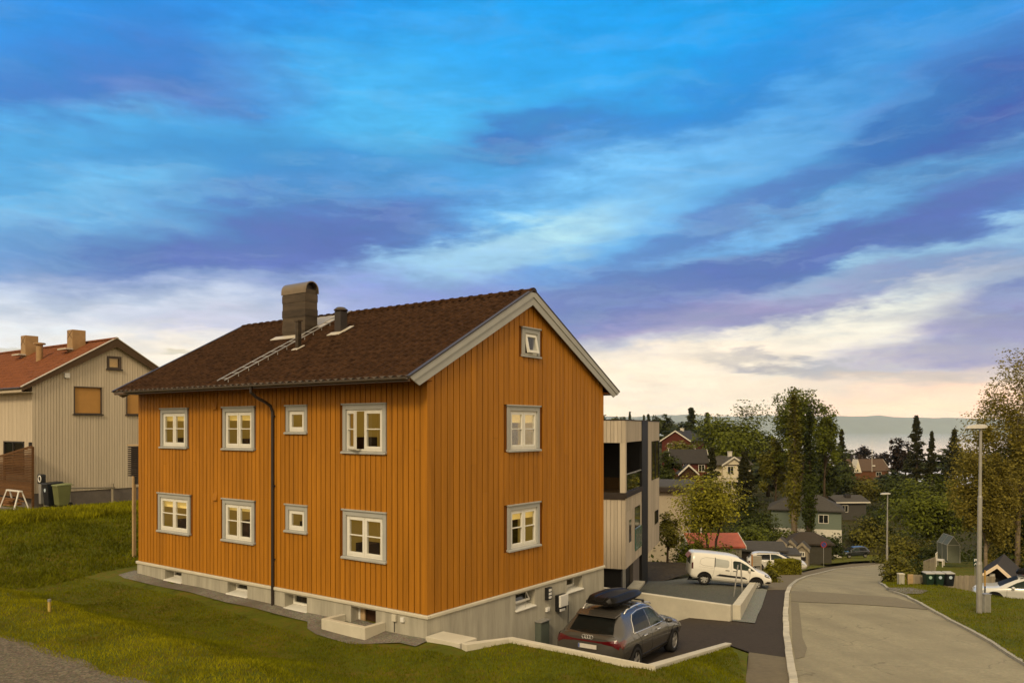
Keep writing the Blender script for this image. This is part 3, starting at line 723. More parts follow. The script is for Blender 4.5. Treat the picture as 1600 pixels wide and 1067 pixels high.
KST = M('kerb_stone', (.50, .46, .36), .85, .15, var=.25, vscale=1.8, island=.12, bump=.3, bscale=40)
stones([p for p in kd if p[1] < 41.5], -.20, 0, .07, .085, KST)
sweep('kerb', [p for p in kd if p[1] >= 41], [(-.18, -.2), (-.18, .07), (.0, .08), (.02, -.2)], CONC)['kind'] = 'structure'
kd2 = [(x, y, zs(y)) for x, y, z in dense([(p[0], p[1], zs(p[1])) for p in KR[:10]], 1.0)]
sweep('kerb', [(x + rk.uniform(-.02, .02), y, z + rk.uniform(-.01, .01)) for x, y, z in kd2], [(-.02, -.2), (0, .09), (.14, .09), (.14, -.2)], CONC)['kind'] = 'structure'




def vz(x, y): return zs(y) + .09 + .12 * smooth(0, 3, abs(x - 13)) * 0 - 1.05 * smooth(22.6, 24.3, x) * smooth(35.6, 37.8, y)


vp = [(p[0] + .12, p[1] - .03) for p in KR[:10]]
verge = sheet('grass_verge', [(KR[0][0] + 3, KR[0][1] - 6)] + vp + PTS([(1386, 907)]) + [(26, 49), (40, 49), (40, 14)], vz, GRASS, .6)
sheet('garden_lawn', [at(1436, 900, 44.5).to_2d()[:], at(1560, 900, 46).to_2d()[:], at(1570, 900, 62).to_2d()[:], at(1440, 900, 62).to_2d()[:]], lambda x, y: -8.75 - .1 * (y - 44), GRASS, .8)
sheet('roadside_grass', [S(1292, 882.5), S(1335, 877.8), S(1379, 876), S(1420, 877), (60, 122), (46, 122), (34, 92)], lambda x, y: zs(y) + .10, GRASS, 1.5)
sheet('roadside_grass', PTS([(1240, 897), (1262, 891), (1290, 885.8), (1268, 884.5), (1243, 889.5)]), lambda x, y: zs(y) + .1, GRASS, 1.5)
sheet('gravel_lay_by', PTS([(1382, 921), (1425, 921), (1450, 926), (1440, 931), (1416, 931.2)]), lambda x, y: vz(x, y) + .03, GRAVEL, .5)


# retaining walls round the court
def wallpoly(name, label, P, w, h, m, cap=None):
    """P: (x,y,ztop); body of the wall is to the right of the line"""
    t = sweep(name, P, [(0, 0), (w, 0), (w, -h), (0, -h)], m, bevel=.015)
    tag(t, label, 'wall'); return t


zA = -4.80
wallpoly('retaining_wall', 'long low concrete retaining wall sloping down beside the dark estate car', [(*pD, -4.74), (*pA, zA), (*pB, zA - .02), (*pC, -6.70)], .2, 2.4, CONC_L)
b = MB(); z = -4.80                          # landing of the steps between house and wall
b.box(.10, 1.12, -.16, .45, z - .4, z)
for i in range(8): b.box(.12, 1.35, .45 + i * .28, .73 + i * .28, z - .5 - i * .2, z - (i + 1) * .2)
t = b.build('concrete_steps', CONC_L, bevel=.01, loc=(HC[0], HC[1], 0), rot=(0, 0, -TH)); tag(t, 'pale concrete steps going down between house corner and retaining wall', 'steps')
pF = S(1143.5, 970); zF = zs(pF[1]) + .62; pG = S(1172.5, 918.5); zG = zs(pG[1]) + .36
pE = (pF[0] - GY * 13, pF[1] + GX * 13)
wallpoly('retaining_wall', 'level concrete wall behind the dark car edging the gravel parking', [(*pE, zF + .02), (*pF, zF)], .22, 1.6, CONC_L)
wallpoly('retaining_wall', 'short sloping concrete wall with a post ending at the front wheel of the white van', [(pF[0] + .05, pF[1] + .12, zF - .03), (*pG, zG)], .3, 1.3, CONC_L)
t = MB().box(-.2, .2, -.2, .2, 0, .14).build('stone_block', CONC, loc=(pG[0] + .1, pG[1] + .25, zG - .02), rot=(0, 0, .3), bevel=.02); tag(t, 'grey stone block on the end of the short sloping wall', 'block')
m = Vector((pF[0], pF[1])).lerp(Vector((pG[0], pG[1])), .62)
t = thing('railing_post', 'two leaning steel railing posts standing at the short wall before the white van', 'posts', (m.x - .35, m.y + .2, zs(m.y)))
MB().bar((-.12, 0, 0), (.12, .1, 1.5), .05).build('post', GALV, t); MB().bar((.35, .2, 0), (.30, .25, 1.55), .06).build('post', GALV, t); MB().tube([(.12, .1, 1.48), (.2, .2, 1.55), (.3, .25, 1.55)], .02, 6).build('cable', BLACK, t)
# small marker on the crest of the bank
x, y = loc2w(-9.55, -4.2)
Y = 19.6
t = thing('garden_light', 'short pale garden light standing on the crest of the grass bank', 'garden light', (at(77, 944, Y).x, Y, -4.6))
MB().tube([(0, 0, 0), (0, 0, .27)], .035, 10).build('post', M('lamp_yellow', (.5, .36, .1), .5), t); MB().tube([(0, 0, .27), (0, 0, .33)], .042, 10).build('lamp_head', GALV, t)


# ------------------------------------------------------------------ wide terrain, water, far shore
FAR = [(-24, 40, -4.0), (-40, 30, -4), (-60, 60, -4), (-15, 60, -6.5), (-30, 100, -5), (0, 60, -9.5), (10, 70, -12.3), (2, 80, -12), (-60, 160, -3), (0, 130, -10), (30, 135, -12.2), (30, 190, -8.5), (20, 260, -6), (40, 300, -4), (0, 300, -2), (-80, 300, -2), (75, 300, -9),
       (20, 62, -11.4), (16, 50, -9.7), (26, 75, -13.3), (38, 90, -15.5), (45, 115, -17.5), (20, 100, -14), (60, 130, -19), (40, 150, -17), (80, 200, -18), (110, 250, -19), (170, 300, -21), (120, 160, -20), (80, 90, -16), (60, 60, -12), (35, 45, -10.2), (24, 47, -10), (30, 55, -11), (40, 36, -9), (60, 30, -8), (30, 15, -6), (60, 0, -4), (0, 0, -4), (-40, 0, -4), (-80, 20, -3), (0, -60, 2), (-80, -60, 3), (80, -60, 0), (45, 60, -12)]
FTP = TPS([(a, b, c) for a, b, c in FAR])


def HF(x, y):
    d = math.hypot(x, y)
    fx, fy = (x, y) if d < 320 else (x * 320 / d, y * 320 / d)
    z = max(-24, min(14, FTP(fx, fy)))
    if y > -50: z -= max(0, d - 320) * .075 * smooth(-50, 100, y)
    return max(z, -110)


def HT(x, y):
    z = HF(x, y)
    near = (1 - smooth(44, 52, y)) * smooth(-60, -48, x) * (1 - smooth(26, 34, x)) * smooth(-20, -5, y)
    if near > 0:
        base = min(zs(max(y, 0)) - .6, -5.6 if -8 < x < 6 and y < 30 else 9)
        lx, ly = w2loc(x, y)
        if lx < -8 or y < 17: base = min(base, LAWN(min(max(x, -40), 6), min(max(y, 10), 42)) - .8)
        z = z * (1 - near) + base * near
    # keep the hillside under the street
    st = (1 - smooth(6, 14, abs(x - (10 + max(0, y - 25) * .36)))) * smooth(15, 25, y) * (1 - smooth(72, 85, y))
    if 60 < y < 124 and 1284 < CX + F * x / y < 1445: z = min(z, zs(y) - .4)
    if st > 0 and y > 40: z = min(z, zs(y) - .35 * st) if y < 66 else z
    return z


b = MB(); rings = [0, 4, 8] + [10 * 1.062 ** k for k in range(0, 106)]; rings = [r for r in rings if r < 5200] + [13000]; NA = 220
vs = []
for r in rings:
    for k in range(NA):
        a = 2 * math.pi * k / NA; x, y = r * math.sin(a), r * math.cos(a); vs.append((x, y, HT(x, y)))
b.raw(vs, [(i * NA + k, i * NA + (k + 1) % NA, (i + 1) * NA + (k + 1) % NA, (i + 1) * NA + k) for i in range(len(rings) - 1) for k in range(NA)])
o = b.build('ground', FARG, smooth=True); o['kind'] = 'structure'
if sum(p.normal.z for p in o.data.polygons) < 0: o.data.flip_normals()
WATER = M('fjord_water', (.93, .91, .86), .10, .6, metal=.9, var=.02, vscale=.002)
b = MB().poly([(-14000, 500, -85), (14000, 500, -85), (14000, 13500, -85), (-14000, 13500, -85)]); o = b.build('water', WATER); o['kind'] = 'structure'
HILL = M('wooded_far_hills', (.05, .075, .07), .9, .1, var=.3, vscale=.004)
b = MB(); n = 160; vs = []; rh = random.Random(8)
hk = [(-1500, 120), (300, 130), (900, 150), (1075, 185), (1140, 165), (1300, 165), (1380, 160), (1480, 140), (1560, 120), (1700, 90), (2600, 60)]
for i in range(n + 1):
    px = -900 + 3400 * i / n
    for (p0, h0), (p1, h1) in zip(hk, hk[1:]):
        if p0 <= px <= p1: h = h0 + (h1 - h0) * (px - p0) / (p1 - p0)
    h += 9 * math.sin(i * .9) + 6 * math.sin(i * 2.3 + 1) + rh.uniform(-3, 3)
    x = (px - CX) / F
    for t, (dd, fr) in enumerate(((10900, 0), (11050, .25), (11500, .75), (12000, 1.0), (12600, .9), (13200, .2))):
        vs.append((x * dd, dd, -86 + (h + 86) * fr + (rh.uniform(-6, 6) if 0 < t < 5 else 0)))
b.raw(vs, [(i * 6 + k, (i + 1) * 6 + k, (i + 1) * 6 + k + 1, i * 6 + k + 1) for i in range(n) for k in range(5)])
o = b.build('hills', HILL, smooth=True); o['kind'] = 'structure'

# ------------------------------------------------------------------ cars
def spline(xs, ys, x):
    xs = np.array(xs, float); ys = np.array(ys, float); n = len(xs)
    m = np.zeros(n); d = np.diff(ys) / np.diff(xs); m[0], m[-1] = d[0], d[-1]
    for i in range(1, n - 1): m[i] = 0 if d[i - 1] * d[i] <= 0 else 2 * d[i - 1] * d[i] / (d[i - 1] + d[i])
    k = np.clip(np.searchsorted(xs, x) - 1, 0, n - 2); h = xs[k + 1] - xs[k]; t = (x - xs[k]) / h
    return (2 * t**3 - 3 * t**2 + 1) * ys[k] + (t**3 - 2 * t**2 + t) * h * m[k] + (-2 * t**3 + 3 * t**2) * ys[k + 1] + (t**3 - t**2) * h * m[k + 1]


def car_body(st, ns=64):
    """st rows: x, zb, ws, zs, wm, zm, wb, zbelt, wr, zre, zr -> lofted shell; x forwards, y left"""
    A = np.array(st, float); X = np.concatenate([np.linspace(A[i, 0], A[i + 1, 0], max(2, int(ns * (A[i + 1, 0] - A[i, 0]) / A[-1, 0]) + 2))[:-1] for i in range(len(A) - 1)] + [[A[-1, 0]]])
    V = {k: np.array([spline(A[:, 0], A[:, i + 1], x) for x in X]) for i, k in enumerate(('zb', 'ws', 'zs', 'wm', 'zm', 'wb', 'zbelt', 'wr', 'zre', 'zr'))}
    rings = []
    for i in range(len(X)):
        v = {k: V[k][i] for k in V}
        c = [(0, v['zb']), (v['ws'] * .9, v['zb']), (v['ws'], v['zs']), (v['wm'], v['zm']), (v['wb'], v['zbelt']), (v['wr'], v['zre']), (v['wr'] * .55, v['zr'] - (v['zr'] - v['zre']) * .18), (0, v['zr'])]
        h = []
        for j in range(7):                                        # gentle curve within each run
            for s in range(4):
                t = s / 4; y = c[j][0] + (c[j + 1][0] - c[j][0]) * t; z = c[j][1] + (c[j + 1][1] - c[j][1]) * t
                if j == 2 or j == 3: y += .018 * math.sin(math.pi * t) * (1 if j == 2 else .9)
                if j == 4: y += .03 * math.sin(math.pi * t)
                if j == 5: z += .016 * math.sin(math.pi * t) * (1 if v['zr'] - v['zbelt'] > .2 else .4)
                h.append((y, z))
        h.append(c[7])
        rings.append([(X[i], y, z) for y, z in h] + [(X[i], -y, z) for y, z in h[-2:0:-1]])
    n = len(rings[0]); b = MB()
    b.raw([p for r in rings for p in r], [(i * n + k, i * n + (k + 1) % n, (i + 1) * n + (k + 1) % n, (i + 1) * n + k) for i in range(len(rings) - 1) for k in range(n)] + [list(range(n))[::-1], [(len(rings) - 1) * n + k for k in range(n)]])
    return b, BVHTree.FromPolygons([Vector(p) for p in b.v], b.f)


def patch(bvh, poly, side, off=.006, step=.12, thick=0):
    """a panel lying on the body: poly in (x,z) for left/right, (y,z) for rear/front, (x,y) for top"""
    pts = []
    for i, p in enumerate(poly):
        q = poly[(i + 1) % len(poly)]; k = max(1, int(math.dist(p, q) / step))
        pts += [Vector((p[0] + (q[0] - p[0]) * j / k, p[1] + (q[1] - p[1]) * j / k)) for j in range(k)]
    nb = len(pts); xs = [p[0] for p in poly]; ys = [p[1] for p in poly]; x = min(xs) + step * .5
    while x < max(xs):
        y = min(ys) + step * .5
        while y < max(ys):
            if inside((x, y), poly) and min((Vector((x, y)) - q).length for q in pts[:nb]) > step * .45: pts.append(Vector((x, y)))
            y += step
        x += step
    vs, _, fs, *_ = delaunay_2d_cdt(pts, [], [list(range(nb))], 1, 1e-5)
    b = MB(); out = []
    for v in vs:
        if side in 'LR': s = 1 if side == 'L' else -1; o, d = Vector((v.x, 3 * s, v.y)), Vector((0, -s, 0))
        elif side == 'B': o, d = Vector((-3, v.x, v.y)), Vector((1, 0, 0))
        elif side == 'F': o, d = Vector((9, v.x, v.y)), Vector((-1, 0, 0))
        else: o, d = Vector((v.x, v.y, 4)), Vector((0, 0, -1))
        h, nrm, _, _ = bvh.ray_cast(o, d)
        if h is None: h = out[-1] if out else Vector((0, 0, 0)); out.append(h); continue
        if nrm.dot(d) > 0: nrm = -nrm
        out.append(h + nrm * off)
    b.raw(out, [list(f) for f in fs])
    return b, out[:nb]


def circle(x, z, r, n=28, a0=0, a1=2 * math.pi): return [(x + r * math.cos(a0 + (a1 - a0) * i / n), z + r * math.sin(a0 + (a1 - a0) * i / n)) for i in range(n + (0 if a1 - a0 > 6.2 else 1))]


def wheel(car, x, y, r, w, rim_m, spokes=5, side=1, hub=None):
    o = MB().lathe([(r * .62, -w / 2), (r * .9, -w / 2), (r * .985, -w * .36), (r, -w * .2), (r, w * .2), (r * .985, w * .36), (r * .9, w / 2), (r * .66, w / 2), (r * .64, w * .3), (r * .62, -w / 2)], axis='y', n=36).build('wheel', RUBBER, car, smooth=True, loc=(x, y, r))
    b = MB(); f = side * w * .40
    b.lathe([(r * .66, f + side * .012), (r * .645, f + side * .02), (r * .60, f), (r * .59, f - side * .06)], axis='y', n=36)
    b.cur = 1; b.lathe([(0, f - side * .07), (r * .62, f - side * .07)], axis='y', n=24); b.cur = 0
    for k in range(spokes):
        a = 2 * math.pi * k / spokes + .3
        for s in (-.16, .16):
            c0, c1 = a + s * 1.4, a + s * .8
            b.bar((r * .13 * math.cos(c0), f - side * .012, r * .13 * math.sin(c0)), (r * .61 * math.cos(c1), f - side * .004, r * .61 * math.sin(c1)), r * .115, .02, up=(0, 1, 0))
    b.lathe([(0, f + side * .006), (r * .15, f + side * .004), (r * .17, f - side * .03)], axis='y', n=16)
    b.build('rim', [rim_m, BLACK], o, fix=False)
    return o


def line(b, pts, off=.0, r=.006):
    b.tube(pts, r, 5); return b


def mkpaint(name, col, coat=.9, metal=.3): return M(name, col, .27, .45, metal=metal, var=.03, vscale=1, coat=coat * .7)


SILVER = M('bright_trim', (.72, .70, .66), .25, .6, metal=.7, var=.02)
CARGLASS = M('car_glass', (.008, .009, .008), .15, .12, var=.02)
WSCR = M('windscreen_glass', (.018, .02, .02), .45, .05, var=.3, vscale=2); CARGLASS2 = M('car_glass_green', (.025, .036, .027), .15, .12, var=.3, vscale=2)
REDL = M('red_lamp_glass', (.09, .005, .007), .12, .6, var=.05, coat=.5)
LAMPG = M('headlamp_glass', (.30, .31, .30), .1, .8, var=.3, vscale=14, coat=.6)
PLATE = M('number_plate', (.62, .58, .52), .5, .3, var=.1, vscale=9)
PLATEB = M('plate_blue', (.03, .08, .3), .5, .3)
ALLOY = M('alloy_rim', (.46, .44, .40), .3, .6, metal=.6, var=.05)
ARCH = M('wheel_arch_dark', (.012, .011, .010), .8, .1, var=.05)


def arches(body, bvh, xs, r, sides='LR'):
    for s in sides:
        for x in xs:
            b, _ = patch(bvh, circle(x, .36, r, 30, -.35, math.pi + .35), s, .004); b.build('wheel_arch', ARCH, body, fix=False)


def seam(bvh, pts, side, r=.0045, off=.001):
    """a panel gap as a thin dark line following the body"""
    out = []
    for p, q in zip(pts, pts[1:]):
        for j in range(6):
            v = (p[0] + (q[0] - p[0]) * j / 6, p[1] + (q[1] - p[1]) * j / 6); out.append(v)
    out.append(pts[-1]); res = []
    for v in out:
        if side in 'LR': s = 1 if side == 'L' else -1; o, d = Vector((v[0], 3 * s, v[1])), Vector((0, -s, 0))
        elif side == 'B': o, d = Vector((-3, v[0], v[1])), Vector((1, 0, 0))
        else: o, d = Vector((v[0], v[1], 4)), Vector((0, 0, -1))
        h, nrm, _, _ = bvh.ray_cast(o, d)
        if h is not None: res.append(h + (nrm if nrm.dot(d) < 0 else -nrm) * off)
    return res


def suv():
    paint = mkpaint('dark_grey_car_paint', (.075, .068, .056))
    st = [(0.00, .42, .66, .46, .78, .64, .76, .90, .64, 1.00, 1.03), (.06, .36, .80, .42, .90, .68, .86, .98, .70, 1.06, 1.09), (.20, .30, .87, .40, .955, .68, .90, 1.01, .71, 1.09, 1.12), (.42, .27, .89, .38, .965, .70, .905, 1.03, .67, 1.30, 1.34),
          (.72, .25, .90, .36, .968, .72, .905, 1.035, .615, 1.50, 1.565), (1.3, .24, .90, .35, .965, .72, .90, 1.03, .61, 1.555, 1.625), (2.2, .24, .90, .35, .955, .72, .895, 1.0, .615, 1.56, 1.64), (2.75, .24, .90, .35, .955, .72, .895, .985, .61, 1.50, 1.575),
          (3.2, .24, .90, .35, .957, .72, .90, .97, .67, 1.24, 1.30), (3.6, .25, .90, .36, .965, .72, .89, .955, .74, 1.02, 1.06), (4.2, .26, .89, .38, .968, .72, .86, .90, .66, .955, 1.0), (4.6, .28, .84, .40, .93, .66, .78, .82, .56, .87, .91), (4.82, .32, .74, .42, .83, .60, .68, .70, .45, .75, .79), (4.9, .40, .60, .46, .68, .56, .58, .62, .4, .66, .68)]
    ya, hd = R(31), None
    fx, fy = S(1052, 1019); L = Vector((-math.cos(ya), math.sin(ya))); h = Vector((math.sin(ya), math.cos(ya)))
    fc = Vector((fx, fy)) + L * .93; org = fc - h * 3.92
    pitch = -math.atan(.17 / 3.9)
    t = thing('parked_suv', 'dark grey car under a roof box in the court beside the orange house', 'car', (org.x, org.y, -6.62 + .19))
    t.rotation_euler = (0, -pitch, math.pi / 2 - ya)
    b, bv = car_body(st)
    body = b.build('body', paint, t, smooth=True, sharp=R(38))
    arches(body, bv, (.98, 3.91), .435)
    b, _ = patch(bv, [(.06, .30), (.06, .46), (1.45, .40), (3.4, .40), (4.7, .46), (4.7, .30), (3.4, .27), (1.4, .27)], 'R', .004); b.build('sill', BLACK, body, fix=False)
    wins = [('R', [(.98, 1.085), (1.12, 1.34), (1.30, 1.45), (1.70, 1.50), (2.13, 1.50), (2.13, 1.055), (1.4, 1.07)]), ('R', [(2.20, 1.055), (2.20, 1.50), (2.60, 1.455), (2.95, 1.30), (3.32, 1.045)])]
    for sd in 'RL':
        for i, (_, w) in enumerate(wins):
            b, _ = patch(bv, w, sd, .005); b.build('side_window', CARGLASS if i == 0 else CARGLASS2, body, fix=False)
        ring = [(.93, 1.06), (1.10, 1.36), (1.28, 1.475), (1.70, 1.525), (2.2, 1.525), (2.62, 1.478), (2.97, 1.32), (3.40, 1.025), (2.2, 1.03), (.93, 1.06)]
        b = MB(); b.tube(seam(bv, ring, sd, off=.006), .013, 6); b.build('window_trim', SILVER, body, smooth=True)
        b = MB()
        for pl in ([(2.165, 1.03), (2.165, .42), (2.0, .38)], [(3.36, 1.02), (3.42, .8), (3.40, .42)], [(1.16, 1.05), (1.33, .86), (1.42, .62), (1.46, .42)], [(1.42, .42), (3.4, .42)]): b.tube(seam(bv, pl, sd), .005, 4)
        b.build('door_seam', BLACK, body)
        for x in (1.52, 2.50):
            s = -1 if sd == 'R' else 1; b = MB(); b.box(x, x + .2, s * .955, s * .985, .905, .935); b.build('door_handle', SILVER, body, bevel=.008)
        s = -1 if sd == 'R' else 1
        b = MB(); b.ball((3.14, s * 1.06, 1.08), (.11, .11, .075)); b.bar((3.17, s * .86, 1.03), (3.15, s * 1.0, 1.05), .05, .03); b.build('mirror', BLACK if 0 else paint, body, smooth=True)
        b = MB(); rp = [(.95, s * .60, 1.53), (1.1, s * .605, 1.62), (1.6, s * .61, 1.655), (2.3, s * .605, 1.65), (2.75, s * .60, 1.585), (2.86, s * .60, 1.54)]
        b.tube(rp, .020, 8); b.build('roof_rail', SILVER, body, smooth=True)
    b, _ = patch(bv, [(-.62, 1.115), (-.53, 1.46), (-.3, 1.485), (.3, 1.485), (.53, 1.46), (.62, 1.115), (0, 1.10)], 'B', .006); b.build('rear_window', CARGLASS, body, fix=False)
    b = MB(); b.hexa([(.46, -.56, 1.475), (.80, -.60, 1.545), (.80, .60, 1.545), (.46, .56, 1.475), (.45, -.56, 1.50), (.80, -.6, 1.585), (.80, .6, 1.585), (.45, .56, 1.50)]); b.build('roof_spoiler', paint, body, bevel=.01)
    b, _ = patch(bv, [(2.82, -.55), (3.56, -.66), (3.62, 0), (3.56, .66), (2.82, .55)], 'T', .005); b.build('windscreen', WSCR, body, fix=False)
    b, _ = patch(bv, [(-.80, .975), (-.80, .89), (-.5, .91), (.5, .91), (.80, .89), (.80, .975), (.3, .955), (-.3, .955)], 'B', .008, .06); b.build('light_bar', REDL, body, fix=False)
    for s in (-1, 1):
        b, _ = patch(bv, [(s * .42, .96), (s * .42, .90), (s * .7, .88), (s * .86, .80), (s * .90, .98), (s * .80, 1.02), (s * .6, .99)], 'B', .011, .06)
        b2, _ = patch(bv, [(.05, .98), (.04, .90), (.13, .80), (.20, .86), (.42, .98), (.24, 1.03)], 'R' if s < 0 else 'L', .010, .06); b.raw(b2.v, b2.f); b.build('tail_light', REDL, body, fix=False)
    b, _ = patch(bv, [(-.26, .74), (.26, .74), (.26, .85), (-.26, .85)], 'B', .012, .05); b.build('number_plate', PLATE, body, fix=False)
    b, _ = patch(bv, [(.215, .745), (.255, .745), (.255, .845), (.215, .845)], 'B', .014, .05); b.build('plate_band', PLATEB, body, fix=False)
    b = MB()
    hit = bv.ray_cast(Vector((-3, 0, 1.035)), Vector((1, 0, 0)))[0]
    for k in range(4):
        c = ((k - 1.5) * .072); b.tube([(hit.x - .012, c + .047 * math.cos(a), 1.035 + .047 * math.sin(a)) for a in [2 * math.pi * i / 18 for i in range(19)]], .008, 5)
    b.build('ring_emblem', SILVER, body, smooth=True)
    b, _ = patch(bv, [(-.80, .36), (-.80, .50), (-.5, .56), (.5, .56), (.80, .50), (.80, .36)], 'B', .005, .1); b.build('bumper_insert', BLACK, body, fix=False)
    for s in (-1, 1):
        b, _ = patch(bv, [(4.38, .84), (4.62, .79), (4.78, .70), (4.70, .66), (4.45, .74)], 'R' if s < 0 else 'L', .008, .06); b.build('headlight', LAMPG, body, fix=False)
    for x in (.98, 3.91):
        for s in (-1, 1): wheel(t, x, s * .855, .365, .25, ALLOY, 5, s)
    # roof box on two bars: lies on the car, a thing of its own
    rb = thing('roof_box', 'glossy black roof box on the dark grey car', 'roof box'); rb.location = t.location; rb.rotation_euler = t.rotation_euler
    B = MB()
    for x in (1.25, 2.25): B.box(x - .03, x + .03, -.64, .64, 1.70, 1.735); B.box(x - .04, x + .04, -.64, -.58, 1.65, 1.72); B.box(x - .04, x + .04, .58, .64, 1.65, 1.72)
    B.build('cross_bar', BLACK, rb, bevel=.008)
    gl = M('glossy_black', (.010, .009, .008), .3, .06, var=.03)
    A = [(.66, .28, 1.76, 1.86), (.74, .40, 1.73, 1.95), (1.0, .45, 1.72, 1.97), (1.8, .46, 1.72, 1.98), (2.4, .43, 1.74, 1.945), (2.8, .36, 1.78, 1.90), (2.92, .22, 1.81, 1.86)]
    A = np.array(A); rings = []
    for x in np.linspace(.66, 2.92, 44):
        w_, z0_, z1_ = [spline(A[:, 0], A[:, k], x) for k in (1, 2, 3)]
        zm = z0_ + (z1_ - z0_) * .42
        h = [(0, z0_), (w_ * .85, z0_), (w_ * .97, z0_ + (zm - z0_) * .5), (w_, zm - .012), (w_ * .985, zm), (w_ * .95, zm + .012), (w_ * .82, z1_ - .02), (w_ * .74, z1_), (w_ * .42, z1_ - .004), (w_ * .34, z1_ - .028), (0, z1_ - .03)]
        rings.append([(x, y, z) for y, z in h] + [(x, -y, z) for y, z in h[-2:0:-1]])
    n = len(rings[0]); B = MB(); B.raw([p for r in rings for p in r], [(i * n + k, i * n + (k + 1) % n, (i + 1) * n + (k + 1) % n, (i + 1) * n + k) for i in range(43) for k in range(n)] + [list(range(n))[::-1], [43 * n + k for k in range(n)]])
    B.build('box_shell', gl, rb, smooth=True, sharp=R(22))
    return t


def van():
    paint = mkpaint('white_van_paint', (.74, .71, .62), .6, 0.)
    st = [(0, .42, .74, .48, .80, .62, .78, 1.0, .66, 1.60, 1.66), (.05, .36, .84, .42, .90, .66, .88, 1.05, .70, 1.66, 1.74), (.2, .30, .88, .38, .92, .68, .90, 1.06, .72, 1.72, 1.80), (1.0, .26, .89, .36, .925, .70, .905, 1.06, .74, 1.74, 1.835), (2.0, .26, .89, .36, .925, .70, .905, 1.05, .73, 1.73, 1.82),
          (2.5, .26, .89, .36, .925, .70, .905, 1.04, .70, 1.66, 1.75), (2.9, .26, .89, .36, .925, .70, .90, 1.03, .70, 1.50, 1.575), (3.3, .26, .89, .36, .925, .70, .89, 1.01, .72, 1.25, 1.31), (3.55, .26, .89, .36, .925, .70, .88, .99, .72, 1.08, 1.12), (3.75, .27, .88, .37, .92, .69, .86, .95, .68, 1.0, 1.05), (4.15, .30, .84, .40, .89, .64, .80, .82, .60, .88, .94), (4.33, .34, .76, .42, .82, .6, .72, .72, .5, .77, .81), (4.4, .40, .62, .46, .70, .56, .62, .62, .42, .66, .69)]
    f = S(1181, 920.5); r_ = (S(1099, 911.5)[0], None)
    fw = Vector((f[0], f[1])); q = (1099.5 - CX) / F; WBX = 2.785 * .955
    # rear wheel 2.785 m behind the front one, seen at px 1099.5
    best = min(((abs((fw.x - WBX * math.cos(a)) / (fw.y + WBX * math.sin(a)) - q)), a) for a in [R(-20 + k * .25) for k in range(260)])[1]
    h = Vector((math.cos(best), -math.sin(best))); Lf = Vector((-h.y, h.x))
    org = fw - h * 3.54 * .955 + Lf * .80; rwp = fw - h * WBX
    zf, zr_ = (YH - 921) / F * fw.y, (YH - 912.5) / F * rwp.y; pitch = math.atan2(zf - zr_, WBX)
    t = thing('white_van', 'white delivery van with wheel covers parked nose down by the footway', 'van', (org.x, org.y, zr_ + .755 * math.sin(-pitch) + .0))
    t.rotation_euler = (0, -pitch, math.atan2(h.y, h.x)); t.scale = (.955, .92, .89)
    b, bv = car_body(st); body = b.build('body', paint, t, smooth=True)
    arches(body, bv, (.755, 3.54), .40)
    for sd in 'RL':
        s = -1 if sd == 'R' else 1
        b, _ = patch(bv, [(1.28, 1.10), (1.28, 1.56), (1.95, 1.52), (2.02, 1.45), (2.02, 1.16), (1.92, 1.08)], sd, .006); b.build('side_window', M('pale_grey_glass', (.40, .41, .37), .15, .5, var=.05, coat=.3), body, fix=False)
        b = MB().tube(seam(bv, [(1.26, 1.07), (1.26, 1.60)], sd, off=.006), .022, 5); b.build('door_seam', BLACK, body)
        b, _ = patch(bv, [(2.25, 1.10), (2.22, 1.45), (2.30, 1.52), (2.62, 1.50), (2.98, 1.34), (3.42, 1.05), (3.35, 1.035), (2.40, 1.06)], sd, .006); b.build('side_window', CARGLASS2, body, fix=False)
        b = MB()
        for pl in ([(2.14, 1.62), (2.14, .45)], [(1.24, 1.62), (1.24, .98), (1.18, .5)], [(3.18, .98), (3.14, .45)], [(.40, 1.01), (1.24, .985)], [(1.2, .44), (3.1, .44)]): b.tube(seam(bv, pl, sd), .006, 4)
        b.tube(seam(bv, [(1.2, 1.56), (.75, 1.56), (.5, 1.45), (.45, 1.2), (.65, 1.1), (1.2, 1.08)], sd), .008, 4)
        b.build('panel_seam', M('seam_grey', (.25, .24, .21), .6), body)
        b, _ = patch(bv, [(1.35, .58), (1.55, .70), (2.9, .66), (3.05, .55)], sd, .014); b.build('side_moulding', BLACK, body, fix=False)
        for x in (1.84, 2.25): MB().box(x, x + .22, s * .92, s * .955, .93, .965).build('door_handle', BLACK, body, bevel=.008)
        b = MB(); b.ball((3.08, s * 1.03, 1.10), (.07, .12, .12)); b.build('mirror', paint, body, smooth=True)
        b, _ = patch(bv, [(.03, .85), (.03, 1.22), (.10, 1.22), (.12, .85)], sd, .01, .06); b.build('tail_light', M('tail_light_dark', (.06, .008, .008), .2, .5), body, fix=False)
        b, _ = patch(bv, [(3.92, .86), (3.98, .91), (4.22, .84), (4.33, .74), (4.2, .72), (4.0, .77)], sd, .008, .06); b.build('headlight', M('headlamp_shade', (.10, .10, .095), .1, .8, var=.3, vscale=12, coat=.6), body, fix=False)
        b, _ = patch(bv, [(3.98, .42), (4.12, .53), (4.3, .52), (4.33, .44), (4.2, .40)], sd, .008, .06); b.build('bumper_insert', BLACK, body, fix=False)
    b, _ = patch(bv, [(2.58, -.62), (3.50, -.70), (3.56, 0), (3.50, .70), (2.58, .62)], 'T', .006); b.build('windscreen', WSCR, body, fix=False)
    b, _ = patch(bv, [(-.55, 1.05), (-.55, 1.5), (.55, 1.5), (.55, 1.05)], 'B', .006); b.build('rear_window', CARGLASS, body, fix=False)
